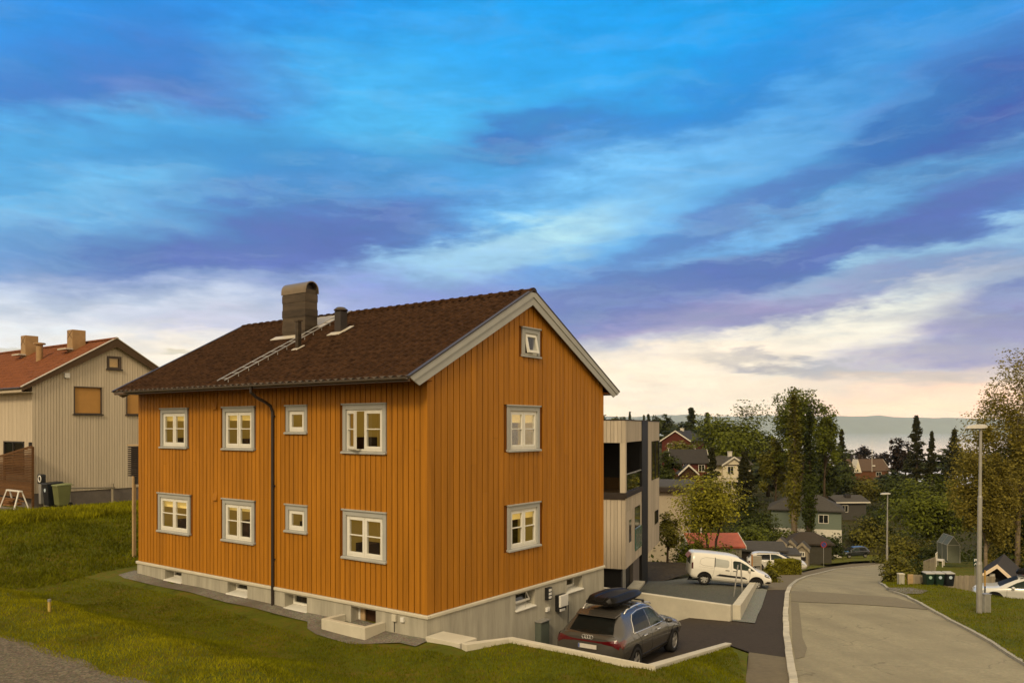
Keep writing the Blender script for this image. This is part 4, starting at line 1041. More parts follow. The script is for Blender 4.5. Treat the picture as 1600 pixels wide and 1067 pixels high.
    MB().hexa([(.02, -.6, 1.64), (.0, -.6, 1.68), (.0, .6, 1.68), (.02, .6, 1.64), (-.28, -.6, 1.25), (-.33, -.6, 1.27), (-.33, .6, 1.27), (-.28, .6, 1.25)]).build('raised_tailgate_edge', REDL, body) if 0 else None
    b = MB(); b.bar((-.0, 0, 1.66), (-.16, 0, 1.40), .9, .04, up=(1, 0, 1)); b.build('rear_flap', M('flap_maroon', (.22, .07, .05), .4, .4), body, bevel=.01)
    for x in (.755, 3.54):
        for s in (-1, 1): wheel(t, x, s * .82, .325, .22, M('wheel_cover_silver', (.40, .39, .35), .4, .4, metal=.2, var=.05), 7, s).scale = (1.03, 1, 1.08)
    return t


def sedan(name, label, loc, yaw, paint, pitch=0., estate=False, box=False, far=False):
    st = [(0, .42, .66, .48, .76, .6, .70, .82, .55, .95, .98), (.1, .34, .82, .42, .86, .64, .82, .90, .62, 1.0, 1.04), (.5, .28, .85, .38, .885, .66, .86, .93, .62, 1.18 if not estate else 1.38, 1.24 if not estate else 1.46), (1.0, .26, .86, .36, .89, .68, .87, .94, .58, 1.37 if not estate else 1.44, 1.44 if not estate else 1.52),
          (1.8, .25, .86, .36, .885, .68, .87, .94, .57, 1.42, 1.50), (2.4, .25, .86, .36, .885, .68, .87, .93, .57, 1.38, 1.46), (2.9, .25, .86, .36, .885, .68, .87, .92, .62, 1.17, 1.23), (3.35, .26, .86, .37, .89, .68, .85, .90, .68, .95, .99), (4.0, .28, .83, .39, .87, .64, .79, .80, .6, .86, .90), (4.35, .33, .72, .42, .78, .58, .66, .66, .46, .71, .74), (4.45, .40, .58, .46, .66, .54, .56, .58, .4, .61, .63)]
    t = thing(name, label, 'car', loc); t.rotation_euler = (0, -pitch, yaw)
    b, bv = car_body(st, 40); body = b.build('body', paint, t, smooth=True); arches(body, bv, (.85, 3.5), .39)
    for sd in 'RL':
        s = -1 if sd == 'R' else 1
        z = 1.36 if estate else 1.30
        b, _ = patch(bv, [(.55, .98), (.75, 1.18 if not estate else 1.34), (1.1, z), (1.72, 1.385), (1.72, .975)], sd, .006); b.build('side_window', CARGLASS, body, fix=False)
        b, _ = patch(bv, [(1.78, .975), (1.78, 1.385), (2.2, 1.36), (2.55, 1.22), (2.98, .965)], sd, .006); b.build('side_window', CARGLASS2, body, fix=False)
        b, _ = patch(bv, [(3.85, .80), (4.15, .74), (4.33, .62), (4.15, .62), (3.9, .70)], sd, .008, .06); b.build('headlight', LAMPG, body, fix=False)
        b, _ = patch(bv, [(.04, .72), (.04, .88), (.22, .90), (.22, .76)], sd, .008, .06); b.build('tail_light', REDL, body, fix=False)
        MB().ball((2.72, s * .98, 1.0), (.09, .1, .07)).build('mirror', paint, body, smooth=True)
        if not far:
            b = MB()
            for pl in ([(1.75, .96), (1.75, .42)], [(2.98, .96), (3.0, .42)], [(.86, .95), (1.05, .7), (1.1, .42)]): b.tube(seam(bv, pl, sd), .006, 4)
            b.build('door_seam', BLACK, body)
            for x in (1.2, 2.05): MB().box(x, x + .2, s * .89, s * .915, .84, .87).build('door_handle', paint, body, bevel=.006)
            MB().tube([(.7, s * .56, 1.42), (.9, s * .565, 1.49), (2.2, s * .56, 1.50), (2.4, s * .56, 1.43)], .018, 6).build('roof_rail', BLACK, body)
    b, _ = patch(bv, [(2.48, -.52), (3.28, -.62), (3.33, 0), (3.28, .62), (2.48, .52)], 'T', .006); b.build('windscreen', WSCR, body, fix=False)
    b, _ = patch(bv, [(-.5, 1.06), (-.42, 1.30), (.42, 1.30), (.5, 1.06)], 'B', .006); b.build('rear_window', CARGLASS, body, fix=False)
    b, _ = patch(bv, [(-.26, .48), (.26, .48), (.26, .59), (-.26, .59)], 'F', .01, .06); b.build('number_plate', PLATE, body, fix=False)
    for x in (.85, 3.5):
        for s in (-1, 1): wheel(t, x, s * .78, .315, .2, ALLOY, 7, s)
    return t


SUV = suv(); VAN = van()
Y = 40.8; p = at(1519, 940, Y)               # silver estate car below the verge, nose to the left
SYAW = R(152); SLOC = (p.x - 4.45 * math.cos(SYAW), Y - 4.45 * math.sin(SYAW), p.z + .05)
sedan('silver_car', 'silver white car with a black roof box partly hidden by the grass verge at right', SLOC, SYAW, mkpaint('silver_white_paint', (.60, .59, .53), .7, .15), 0, True)
rb = thing('roof_box', 'black roof box on the silver white car at the right edge', 'roof box', SLOC, SYAW)
A = [(.55, .2, .1), (.7, .36, .16), (1.2, .40, .19), (2.0, .38, .18), (2.45, .26, .12), (2.55, .12, .05)]
B = MB(); rings = [[(x, y, z) for y, z in ((-w, 1.60), (w, 1.60), (w, 1.60 + h * 1.0), (w * .7, 1.62 + h * 1.6), (-w * .7, 1.62 + h * 1.6), (-w, 1.60 + h))] for x, w, h in A]
B.raw([q for r in rings for q in r], [(i * 6 + k, i * 6 + (k + 1) % 6, (i + 1) * 6 + (k + 1) % 6, (i + 1) * 6 + k) for i in range(5) for k in range(6)] + [list(range(6))[::-1], list(range(30, 36))]); B.build('box_shell', MATS['glossy_black'], rb, bevel=.02)
B = MB()
for x in (1.0, 2.0): B.box(x - .03, x + .03, -.6, .6, 1.54, 1.6)
B.build('cross_bar', BLACK, rb)
Y = 62.5; p = at(1169, 893, Y)
sedan('white_car', 'white estate car parked by the grey carport behind the clipped hedge', (p.x, Y + .3, zs(Y) + .10), R(-14), mkpaint('white_car_paint', (.66, .63, .55), .7, .0), .02, True)
Y = 111; p = at(1333, 869, Y)
sedan('dark_car', 'small dark car parked far down the road on the grass', (p.x + 2.0, Y + .4, p.z - .05), R(196), mkpaint('dark_blue_paint', (.03, .035, .04), .8, .2), 0, True, far=True)

# ------------------------------------------------------------------ the pale house on the left
def neighbour():
    K = (-23.7, 39.0); W = 8.125; L = 14; ze, zb, zg = 2.15, -3.29, -4.3
    H = thing('pale_house', 'pale beige house with red tiled roof and drawn ochre blinds', 'house', (K[0], K[1], 0), -TH)
    rnd = random.Random(9); sl = .60; yM = W / 2; top = lambda y: ze + .06 + sl * (yM - abs(y - yM))
    wg = [(3.66, 4.42, 3.1, 3.78), (1.96, 3.38, .68, 2.1), (4.70, 6.12, .68, 2.1)]; wl = [(.9, 3.25, -2.4, -.72)]
    b = MB(); skin(b, 'gable', 0, W, zb, top, wg); skin(b, 'long', 0, L, zb, lambda s: ze + .05, wl)
    b.poly([(0, W, zb), (-L, W, zb), (-L, W, ze), (0, W, ze)]); b.poly([(-L, 0, zb), (-L, W, zb), (-L, W, top(W)), (-L, yM, top(yM)), (-L, 0, top(0))])
    boards(b, 'gable', 0, W, zb, top, .14, .02, .02, wg, rnd, .004); boards(b, 'long', 0, L, zb, lambda s: ze, .16, .02, .02, wl, rnd, .004)
    b.build('wall', BEIGE, H)
    b = MB(); b.box(-L, -.02, .02, W - .02, zg - .8, zb); b.build('foundation', GREYF, H)
    for i, (a, c, z0, z1) in enumerate(wg):
        q = holder('', H, 'gable', a, c, z0); w, h = c - a, z1 - z0; t = .05 if i else .12
        b = MB(); b.box(0, t, -.05, .1, 0, h); b.box(w - t, w, -.05, .1, 0, h); b.box(t, w - t, -.05, .1, h - t, h); b.box(t, w - t, -.05, .1, 0, t * .8)
        o = b.build('window', M('dark_brown_frame', (.07, .05, .035), .5, .3), H, loc=q['loc'], rot=q['rot'])
        b = MB().poly([(t, .03, t), (w - t, .03, t), (w - t, .03, h - t), (t, .03, h - t)]); b.build('pane' if not i else 'roller_blind', GLASS if not i else BLIND, o, fix=False)
        if not i: MB().poly([(0, .2, 0), (w, .2, 0), (w, .2, h), (0, .2, h)]).build('room_interior', M('warm_blind', (.6, .38, .14), .8, .1, emit=(.9, .5, .15), estr=.15), o, fix=False)
        MB().box(-.06, w + .06, -.12, 0, -.06, 0).build('window_sill', DARKM, o)
    q = holder('', H, 'long', .9, 3.25, -2.4); b = MB(); w, h = 2.35, 1.68; sash(b, 0, w, 0, h, -.04, .06, .07); b.box(w * .45, w * .48, -.03, .05, 0, h)
    o = b.build('window', M('dark_window_frame', (.035, .03, .025), .5, .3), H, loc=q['loc'], rot=q['rot']); MB().poly([(0, .02, 0), (w, .02, 0), (w, .02, h), (0, .02, h)]).build('pane', GLASS, o)
    MB().poly([(0, .5, 0), (w, .5, 0), (w, .5, h), (0, .5, h)]).build('room_interior', ROOMD, o, fix=False)
    MB().box(.02, .14, 1.47, 1.72, 2.5, 2.75).build('wall_lamp', WPLAST, H, bevel=.01)
    MB().box(-.10, .02, -.14, -.02, -1.0, -.75).build('wall_lamp', DARKM, H)
    v = .55; yE, zE = -v, ze - v * sl + .1; zR = zE + sl * (yM - yE)
    tile_roof('roof_slope', -L - .3, .25, yE, zE, yM, zR, TILE_R, H, 14, 3.2, .035, 5); tile_roof('roof_slope', -L - .3, .25, W - yE, zE, yM, zR, TILE_R, H, 14, 3.2, .035, 5)
    b = MB()
    for i in range(36): x = -L - .3 + (L + .55) * i / 36; b.prism([(yM + .14 * math.cos(a), zR + .115 * math.sin(a)) for a in [math.pi * k / 6 for k in range(7)]], 'x', x, x + .40)
    b.build('ridge_tiles', TILE_R, H)
    DB = M('dark_brown_board', (.075, .045, .022), .6, .2)
    for x0 in (.2, -L - .3):
        b = MB(); d = .42
        b.prism([(yE - .03, zE + .03), (yE - .03, zE - .18), (yM, zR - d), (yM, zR + .05)], 'x', x0, x0 + .05); b.prism([(W - yE + .03, zE + .03), (W - yE + .03, zE - .18), (yM, zR - d), (yM, zR + .05)], 'x', x0, x0 + .05); b.build('barge_board', DB, H)
    b = MB(); b.prism([(yE - .04, zE + .03), (yM, zR + .05), (yM, zR + .09), (yE - .04, zE + .07)], 'x', .1, .28); b.prism([(W - yE + .04, zE + .03), (yM, zR + .05), (yM, zR + .09), (W - yE + .04, zE + .07)], 'x', .1, .28); b.build('verge_flashing', FLASH, H)
    MB().box(-L, .2, yE - .02, yE + .02, zE - .2, zE + .02).box(-L, .2, yE, .02, zE - .22, zE - .2).build('fascia', BEIGE, H)
    MB().tube([(-L, yE - .07, zE - .02), (.18, yE - .07, zE - .02)], .05, 8).build('gutter', DARKM, H)
    # chimneys and vent on the slope facing us, placed where the picture shows them
    CB = M('chimney_ochre_sheet', (.34, .21, .09), .5, .4, metal=.2, var=.15)
    for (x, y, w, z0, z1) in ((-2.8, 3.4, .62, 3.2, 5.31), (-8.57, 3.4, .62, 3.2, 5.39)):
        b = MB().box(x - w / 2, x + w / 2, y - .36, y + .36, z0, z1); c = b.build('chimney', CB, H, bevel=.02)
        b = MB()
        for s in ((0, 1), (1, 0)): b.bar((x - w / 2 + .03, y - .365, z1 - .06 - s[0] * (z1 - zR - .2)), (x + w / 2 - .03, y - .365, z1 - .06 - s[1] * (z1 - zR - .2)), .02, .012, up=(0, 1, 0))
        b.build('sheet_fold', DB, c); MB().box(x - w / 2 - .25, x + w / 2 + .1, y - .75, y - .36, 4.20, 4.28).build('flashing', FLASH, c)
    b = MB().lathe([(0, 4.70), (.30, 4.66), (.30, 4.58), (.17, 4.56), (.17, 3.2)], (-4.9, 2.4, 0), n=16); b.build('roof_vent', CB, H)
    MB().box(.0, .1, .5, 1.5, -3.95, -3.55).build('foundation_vent', CONC_L, H, bevel=.01)
    return H


neighbour()


def nb(x, y, z): X, Y = -23.7 + x * GY + y * GX, 39.0 - x * GX + y * GY; return (X, Y, z)


def nz(x, y): X, Y, _ = nb(x, y, 0); return LAWN(X, Y) + .05


b = MB()                                     # slatted screen before the long wall
for i in range(30):
    z = -3.45 + i * .083
    x1 = 0; x0 = -6.5
    if z < -2.3: b.box(x0, x1, -.03, 0, z, z + .075 if z < -2.75 else z + .055)
    else:
        cut = -6.5 if z < -1.95 else x0 + (z + 1.95) / .95 * 6.5
        if cut < -.1: b.box(max(cut, x0), x1, -.03, 0, z, z + .055)
t = thing('slatted_screen', 'brown slatted timber screen with a slanting top beside the pale house', 'screen', nb(.95, -.4, 0), -TH)
b.build('slats', WOODB, t); MB().box(-.09, 0, 0, .09, -4.1, -.95).box(-3.3, -3.2, 0, .09, -4.1, -1.45).box(-6.4, -6.3, 0, .09, -4.1, -1.85).build('posts', WOODB, t); MB().bar((.02, -.015, -.93), (-6.5, -.015, -1.93), .05, .1).build('top_rail', WOODB, t)
def pix(px, py, Y): p = at(px, py, Y); return p
p = pix(22, 790, 36.5); z = LAWN(p.x, p.y) + .03
t = thing('sawhorse', 'white sawhorse trestle standing in front of the slatted screen', 'trestle', (p.x, p.y, p.z - .1), -TH)
MB().bar((-.75, 0, .8), (.75, 0, .8), .12, .06).build('beam', WPLAST, t)
for x in (-.65, .65):
    for y in (-.3, .3): MB().bar((x, y * .2, .8), (x + (.12 if x > 0 else -.12), y, 0), .05).build('leg', WPLAST, t)
p = pix(12, 788, 37.2); t = thing('plank_pile', 'pile of brown planks and offcuts lying under the sawhorse', 'planks', (p.x, p.y, p.z), -TH)
b = MB(); r = random.Random(3)
for i in range(9): z = .0 + .07 * (i // 2); a = r.uniform(-.12, .12); o = r.uniform(-.3, .3); b.bar((-1 + o, -.2 + .3 * (i % 2), z + .04), (1.1 + o, -.2 + .3 * (i % 2) + a, z + .05), .18, .05)
b.build('planks', M('plank_brown', (.22, .11, .045), .8, .1, var=.3, island=.3), t)
p = pix(65, 787, 37.6); t = thing('charging_post', 'grey post carrying a black car charger with a white ring', 'charging post', (p.x, p.y, p.z), -TH)
MB().hexa([(-.09, -.09, 0), (.09, -.09, 0), (.09, .09, 0), (-.09, .09, 0), (-.14, -.09, .95), (.12, -.09, .95), (.12, .09, .95), (-.14, .09, .95)]).build('post', GALV, t, bevel=.02)
c = MB().box(-.22, .22, -.12, .12, .95, 1.42).build('charger_body', BLACK, t, bevel=.06); MB().lathe([(.17, -.14), (.135, -.15), (.11, -.13), (.17, -.125)], (.10, 0, 1.2), axis='y', n=24).build('ring', WPLAST, c)


def wheelie(name, label, px, py, Y, mat, lidm, H=1.05, w=.55, rz=0., group=None, stick=None, zz=None):
    p = at(px, py, Y); t = thing(name, label, 'wheelie bin', (p.x, p.y, p.z if zz is None else zz), rz, group); k = H / 1.05; u = w / 2
    b = MB().hexa([(-u * .8, -.24 * k, .06), (u * .8, -.24 * k, .06), (u * .8, .22 * k, .06), (-u * .8, .22 * k, .06), (-u, -.33 * k, .93 * H), (u, -.33 * k, .93 * H), (u, .30 * k, .93 * H), (-u, .30 * k, .93 * H)]); b.build('tub', mat, t, bevel=.03)
    b = MB().hexa([(-u * 1.06, -.37 * k, .92 * H), (u * 1.06, -.37 * k, .92 * H), (u * 1.06, .34 * k, .95 * H), (-u * 1.06, .34 * k, .95 * H), (-u * 1.0, -.34 * k, .97 * H), (u * 1.0, -.34 * k, .97 * H), (u * .98, .3 * k, 1.02 * H), (-u * .98, .3 * k, 1.02 * H)]); b.build('lid', lidm, t, bevel=.015)
    for s in (-1, 1): MB().lathe([(0, -.03), (.10, -.03), (.10, .03), (0, .03)], (s * u * .82, .26 * k, .10), axis='x', n=14).build('wheel', RUBBER, t)
    MB().tube([(-u * .7, .40 * k, .95 * H), (u * .7, .40 * k, .95 * H)], .02, 6).build('handle', mat, t)
    if stick: MB().lathe([(0, 0), (.085, 0), (.09, .004)], (0, -.315 * k, .68 * H), axis='y', n=18).build('sticker', stick, t, fix=False)
    return t


BING = M('bin_dark_green', (.010, .028, .016), .5, .3); BINB = M('bin_black', (.010, .012, .014), .5, .3); BINL = M('bin_lid_dusty', (.40, .38, .33), .5, .4, var=.15); STB = M('sticker_pale_blue', (.45, .55, .62), .5); STG = M('sticker_pale_green', (.35, .5, .38), .5)
wheelie('wheelie_bin', 'dark wheelie bin with a pale sticker beside the charging post', 82, 791, 37.3, BINB, BINB, 1.15, .62, -TH, None, STB)
wheelie('wheelie_bin', 'faded green wheelie bin in front of the pale house foundation', 97, 791, 36.8, M('bin_faded_green', (.13, .14, .05), .6, .2), M('bin_faded_lid', (.17, .19, .08), .6, .2), 1.05, .58, -TH)
gb = 'bins by the grey fence'; yb = S(1450, 916)[1]
for px, m, s, lb in ((1450.5, BING, STG, 'leftmost green bin with a small green sticker by the grey fence'), (1465.8, BING, STB, 'middle green bin with a pale blue sticker by the grey fence'), (1481.8, BINB, STB, 'black bin with a round pale sticker, rightmost of three by the fence')):
    wheelie('wheelie_bin', lb, px, 916.3, yb, m, BINL, .79, .47, 0, gb, s)
p0, p1, p2 = pix(108, 790, 37.0), pix(176, 785, 42), pix(208, 783, 45)
t = thing('low_rail', 'low wooden rail on short posts before the pale house foundation', 'rail', tuple(p0))
b = MB()
for q in (p0, p1, p2): MB().bar(q - p0 + Vector((0, 0, -.3)), q - p0 + Vector((0, 0, 1.02)), .10).build('post', WOODG, t)
MB().tube([Vector((0, 0, .82)), p1 - p0 + Vector((0, 0, .80)), p2 - p0 + Vector((0, 0, .85))], .035, 8).build('rail', WOODG, t)
# tall post with a slatted box
Y = 28.6; p = at(209.5, 868, Y)
t = thing('post_box', 'dark slatted box on a tall thin timber post at the orange house corner', 'box on post', (p.x + .0, p.y, p.z - .1), -TH)
MB().box(-.05, .05, -.05, .05, -.7, 3.0).build('post', WOODP, t); b = MB(); z0 = (YH - 744) / F * Y - p.z + .1
for i in range(15): b.box(-.34, .75, -.05 + 0, .03, z0 + i * .074, z0 + i * .074 + .045)
for i in range(15): b.box(-.34, -.30, .03, .7, z0 + i * .074, z0 + i * .074 + .045)
b.box(-.28, .72, .04, .66, z0, z0 + 1.06); b.build('slats', WOODK, t); MB().box(-.36, .78, -.07, .72, z0 + 1.11, z0 + 1.15).build('top_board', WOODP, t); MB().box(-.02, .7, .0, .5, z0 - .28, z0).build('lower_box', BLACK, t)


# ------------------------------------------------------------------ the modern building beyond the parking
def modern():
    r = Vector((.3183, .948)); K = at(977.4, 700, 36.0)
    rz = math.atan2(-.3183, .948); H = thing('modern_building', 'modern flat roofed building clad in pale boards with black vertical bands', 'building', (K.x, K.y, 0), rz)
    MW = M('grey_larch_boards', (.46, .39, .29), .75, .15, var=.10, vscale=2, stretch=(5, 5, .4), island=.10)
    DK = M('black_cladding', (.014, .013, .012), .6, .2, var=.2); G2 = M('teal_glass_panel', (.05, .13, .10), .2, .5, var=.06, coat=.3)
    zt, zb, zg = .30, -6.48, -8.2; Wd = 8.5
    b = MB(); rnd = random.Random(4)

    def front(x0, x1, z0, z1, y=0.):
        n = max(1, round((x1 - x0) / .17)); w = (x1 - x0) / n
        for i in range(n): d = rnd.choice((0, .012)); b.box(x0 + i * w + .006, x0 + (i + 1) * w - .006, y - .02 - d, y + .12, z0, z1)

    def side(y0, y1, z0, z1, x=0.):
        n = max(1, round((y1 - y0) / .30)); w = (y1 - y0) / n
        for i in range(n): b.box(x - .12, x + .004 * (i % 2), y0 + i * w + .004, y0 + (i + 1) * w - .004, z0, z1)
    front(-Wd, -.02, -.72, zt); front(-.26, -.02, -3.0, -.72); front(-Wd, -.02, zb, -3.28)
    side(0, 4.5, -.70, zt); side(.0, .28, -3.0, -.70); side(0, 4.5, -3.9, -3.22); side(0, .9, zb, -3.9); side(.9, 1.55, zb, -5.4); side(.9, 1.55, -4.35, -3.9); side(1.55, 2.45, zb, -3.9); side(4.05, 4.5, zb, -3.9); side(2.45, 4.05, zb, -6.0)
    wall = b.build('wall', MW, H)
    b = MB(); side(6.4, 7.85, -6.75, zt); side(7.85, 10.62, -.78, zt); side(7.85, 10.62, -4.75, -2.95); side(7.85, 9.0, -5.55, -4.75); side(10.3, 10.85, -5.55, -4.75); side(7.85, 10.85, -6.75, -5.55); side(10.62, 10.85, -4.75, zt); b.build('wall', MW, H)
    MB().box(-Wd, -.1, .13, 10.8, -6.6, -3.2).box(-Wd, -2.4, 2.2, 10.8, -3.2, zt - .1).box(-2.4, -.13, 4.5, 10.8, -3.2, zt - .1).build('core', DK, H)
    MB().box(-.2, .03, 4.5, 6.4, zg, zt - .0).build('black_band', DK, H)
    MB().box(-Wd, .02, -.04, 4.5, zt, zt + .05).box(-Wd, .02, 6.4, 10.87, zt, zt + .05).box(-Wd, .02, 4.5, 6.4, zt, zt + .06).build('roof_edge', WOODK, H)
    MB().box(-Wd, -.02, -.08, .02, -3.30, -3.0).box(-.02, .06, -.08, 4.5, -3.24, -3.02).build('balcony_edge', WOODK, H)
    o = MB().box(-.05, -.03, .28, 4.5, -3.0, -2.2).build('balcony_glass', GLASS, H); MB().box(-.07, -.01, .28, 4.5, -2.2, -2.16).build('handrail', STEEL, o)
    o = MB().box(-Wd, -.26, -.02, 0, -3.0, -2.3).build('balcony_glass', GLASS, H)
    MB().box(-Wd, -2.5, 2.1, 2.2, -3.0, -.75).build('glazing', GLASSD, H)
    MB().box(-.02, .0, .95, 1.5, -5.4, -4.35).build('window', GLASSD, H)
    MB().box(-.02, .012, 2.47, 4.0, -5.0, -3.95).build('window', GLASSD, H)
    MB().box(.01, .05, 2.5, 4.35, -6.02, -4.95).build('balcony_panel', G2, H)
    for a, c, z0, z1 in ((7.9, 10.6, -2.92, -.8), (9.05, 10.28, -5.5, -4.78)):
        o = MB().box(-.02, .0, a, c, z0, z1).build('window', GLASSD, H); b = MB()
        for y in (a, (a + c) / 2, c): b.box(.0, .03, y - .03, y + .03, z0, z1)
        b.build('window_frame', DK, o)
    MB().box(-Wd, -.25, .25, 4.4, zg, -6.5).build('base', DK, H)
    MB().box(-.14, -.02, .02, .14, zg, zb).build('column', GALV, H); MB().box(-.35, -.1, 2.6, 4.4, zg, zb).build('column', MATS['grey_foundation'], H)
    MB().tube([(-1.55, -.05, -3.2), (-1.55, -.07, -3.3), (-1.55, -.07, zg)], .055, 8).build('downpipe', BLACK, H)
    MB().ball((-2.55, -.08, -5.0), (.14, .08, .16)).build('wall_lamp', BLACK, H, smooth=True)
    MB().box(-.1, .45, .9, 2.8, -7.62, -7.50).build('doorstep', CONC, H, bevel=.01)


modern()


# ------------------------------------------------------------------ houses down the hill
REDW = M('red_house_paint', (.085, .018, .010), .7, .2, var=.15, vscale=2, stretch=(5, 5, .4)); CREAM = M('cream_house_paint', (.66, .58, .41), .7, .2, var=.07); SLATE = M('dark_slate_roof', (.035, .031, .028), .75, .2, var=.2, vscale=3); GROOF = M('grey_felt_roof', (.07, .064, .055), .85, .1, var=.15)
GREENW = M('grey_green_boards', (.15, .18, .135), .7, .2, var=.08, vscale=2, stretch=(.4, .4, 9)); BROOF = M('brown_roof', (.095, .062, .042), .8, .15, var=.2); WTRIM = M('white_house_trim', (.62, .58, .48), .6, .3); BRICK = M('brown_brick', (.13, .055, .025), .8, .1, var=.25, vscale=14)
PINKR = M('red_metal_roof', (.46, .115, .06), .55, .3, var=.15, vscale=3)


def hwin(b, H, face, s, z, w, h, W_, D_, fr=.09):
    """window as a part: white frame, dark pane; face f(ront) r(ight) l(eft)"""
    def P(u, o, v): return {'f': (u, -o, v), 'r': (W_ / 2 + o, u, v), 'l': (-W_ / 2 - o, u, v)}[face]
    f = MB(); x0, x1 = s - w / 2, s + w / 2
    for a, c, d, e in ((x0 - fr, x0, z - fr, z + h + fr), (x1, x1 + fr, z - fr, z + h + fr), (x0, x1, z - fr, z), (x0, x1, z + h, z + h + fr), ((x0 + x1) / 2 - .03, (x0 + x1) / 2 + .03, z, z + h)):
        f.hexa([P(a, 0, d), P(c, 0, d), P(c, .06, d), P(a, .06, d), P(a, 0, e), P(c, 0, e), P(c, .06, e), P(a, .06, e)])
    o = f.build('window', WTRIM, H); MB().poly([P(x0, .02, z), P(x1, .02, z), P(x1, .02, z + h), P(x0, .02, z + h)]).build('pane', GLASSD, o, fix=False)


def house(name, label, px, py, Y, W, D, wh, rh, yaw, wallm, roofm, wins=(), ridge='y', over=.35, chim=None, trim=WTRIM, base=1.5, hip=False, cat='house', found=None):
    p = at(px, py, Y); H = thing(name, label, cat, tuple(p), yaw); u = W / 2
    b = MB(); b.box(-u, u, 0, D, 0 if found else -base, wh)
    if not hip:
        if ridge == 'y':
            for y in (0, D): b.poly([(-u, y, wh), (u, y, wh), (0, y, wh + rh)])
        else:
            for x in (-u, u): b.poly([(x, 0, wh), (x, D, wh), (x, D / 2, wh + rh)])
    b.build('wall', wallm, H)
    if found: MB().box(-u + .03, u - .03, .03, D - .03, -base - 2, 0).build('foundation', found, H)
    th = .14; r = MB(); o = over
    if hip:
        a = (-u - o, -o, wh); k = min(u, D / 2) * .72; e = [(-u - o, -o, wh), (u + o, -o, wh), (u + o, D + o, wh), (-u - o, D + o, wh)]; t_ = [(-u + k, D / 2 - .1, wh + rh), (u - k, D / 2 - .1, wh + rh), (u - k, D / 2 + .1, wh + rh), (-u + k, D / 2 + .1, wh + rh)]
        r.hexa(e + t_); r.hexa([(x, y, wh - .16) for x, y, _ in e] + [(x, y, wh - .004) for x, y, _ in e])
    elif ridge == 'y':
        k = rh / u; ez = wh - k * o
        for s in (-1, 1): r.prism([(s * (u + o), ez), (0, wh + rh), (0, wh + rh + th), (s * (u + o), ez + th)], 'y', -o, D + o)
    else:
        k = rh / (D / 2); ez = wh - k * o
        for a, c in ((-o, 1), (D + o, -1)): r.prism([(a, ez), (D / 2, wh + rh), (D / 2, wh + rh + th), (a, ez + th)], 'x', -u - o, u + o)
    ro = r.build('roof', roofm, H)
    if trim and not hip:
        b = MB()
        if ridge == 'y':
            for s in (-1, 1): b.prism([(s * (u + o + .02), ez - .12), (0, wh + rh - .14), (0, wh + rh + th + .04), (s * (u + o + .02), ez + th + .04)], 'y', -o - .06, -o - .005)
        else:
            for x0, x1 in ((u + o + .005, u + o + .06), (-u - o - .06, -u - o - .005)):
                for a in (-o - .02, D + o + .02): b.prism([(a, ez - .1), (D / 2, wh + rh - .1), (D / 2, wh + rh + th + .03), (a, ez + th + .03)], 'x', x0, x1)
        b.build('barge_board', trim, H)
    if chim: x, y, w, h, m = chim; MB().box(x - w / 2, x + w / 2, y - w / 2, y + w / 2, wh, wh + rh + h).box(x - w / 2 - .06, x + w / 2 + .06, y - w / 2 - .06, y + w / 2 + .06, wh + rh + h, wh + rh + h + .1).build('chimney', m, ro)
    for f, s, z, w, h in wins: hwin(None, H, f, s, z, w, h, W, D)
    return H


house('red_house', 'red timber house with white bargeboards on the hill below the skyline trees', 1056, 722, 190, 7.2, 9, 5.2, 2.3, R(-34), REDW, SLATE, [('f', 1.6, 3.4, 1.0, 1.1), ('f', -1.5, 3.4, 1, 1.1), ('r', 3, 3.0, 1, 1.1)], chim=(0, 4, .7, .6, WTRIM))
house('red_house', 'dark red house with grey slate roof and a white edged porch', 1078, 752, 130, 5.6, 5, 3.2, 1.9, R(-4), REDW, SLATE, [('f', -.6, 2.0, .8, 1.0), ('f', 1.9, 1.7, .9, 1.0)], ridge='x')
H = house('garden_porch', 'small dark gabled porch with white bargeboards before the dark red house', 1075.5, 756, 126, 2.6, 1.8, 1.8, 1.2, R(0), ROOMD, SLATE, cat='porch')
H = house('cream_house', 'cream timber villa with a steep front gable and white chimney among spruces', 1146, 772, 140, 3.9, 7, 5.3, 1.25, R(8), CREAM, GROOF, [('f', -.55, 3.7, 1.0, 1.2), ('f', -1.0, 1.0, 1.0, 1.3), ('l', 1.5, 3.6, .8, 1.1)], chim=(.1, 1.8, .6, .9, WTRIM))
MB().prism([(-.2, 5.2), (3.6, 6.5), (7.2, 5.2)], 'x', -3.6, 3.8).build('cross_roof', GROOF, H); MB().box(-3.4, 3.6, .8, 6.6, -1, 5.3).build('side_wing', CREAM, H); MB().box(-1.9, 1.9, -.1, -.02, 2.9, 3.05).build('belt_board', WTRIM, H)
H = house('brown_house', 'long brown brick house with a white framed pointed dormer near the water', 1356, 748, 250, 13.5, 9, 2.7, 3.3, R(2), BRICK, BROOF, [('f', 3.5, 1, 1.6, 1.1), ('f', -5.5, 1, 1.6, 1.1)], ridge='x', trim=WTRIM)
b = MB().prism([(-4.6, 2.0), (-2.2, 2.0), (-3.4, 6.2)], 'y', -.5, 3); b.build('dormer', WTRIM, H); MB().prism([(-4.3, 2.2), (-2.5, 2.2), (-3.4, 5.3)], 'y', -.56, -.51).build('dormer_front', CREAM, H); MB().box(-3.7, -3.1, 3.3, 3.9, 5, 7.6).build('chimney', SLATE, H); MB().box(2.1, 2.9, 1.0, 1.5, 3.9, 4.3).build('roof_light', WTRIM, H); MB().box(-5.6, -5.0, 1.0, 1.5, 3.9, 4.3).build('roof_light', WTRIM, H)
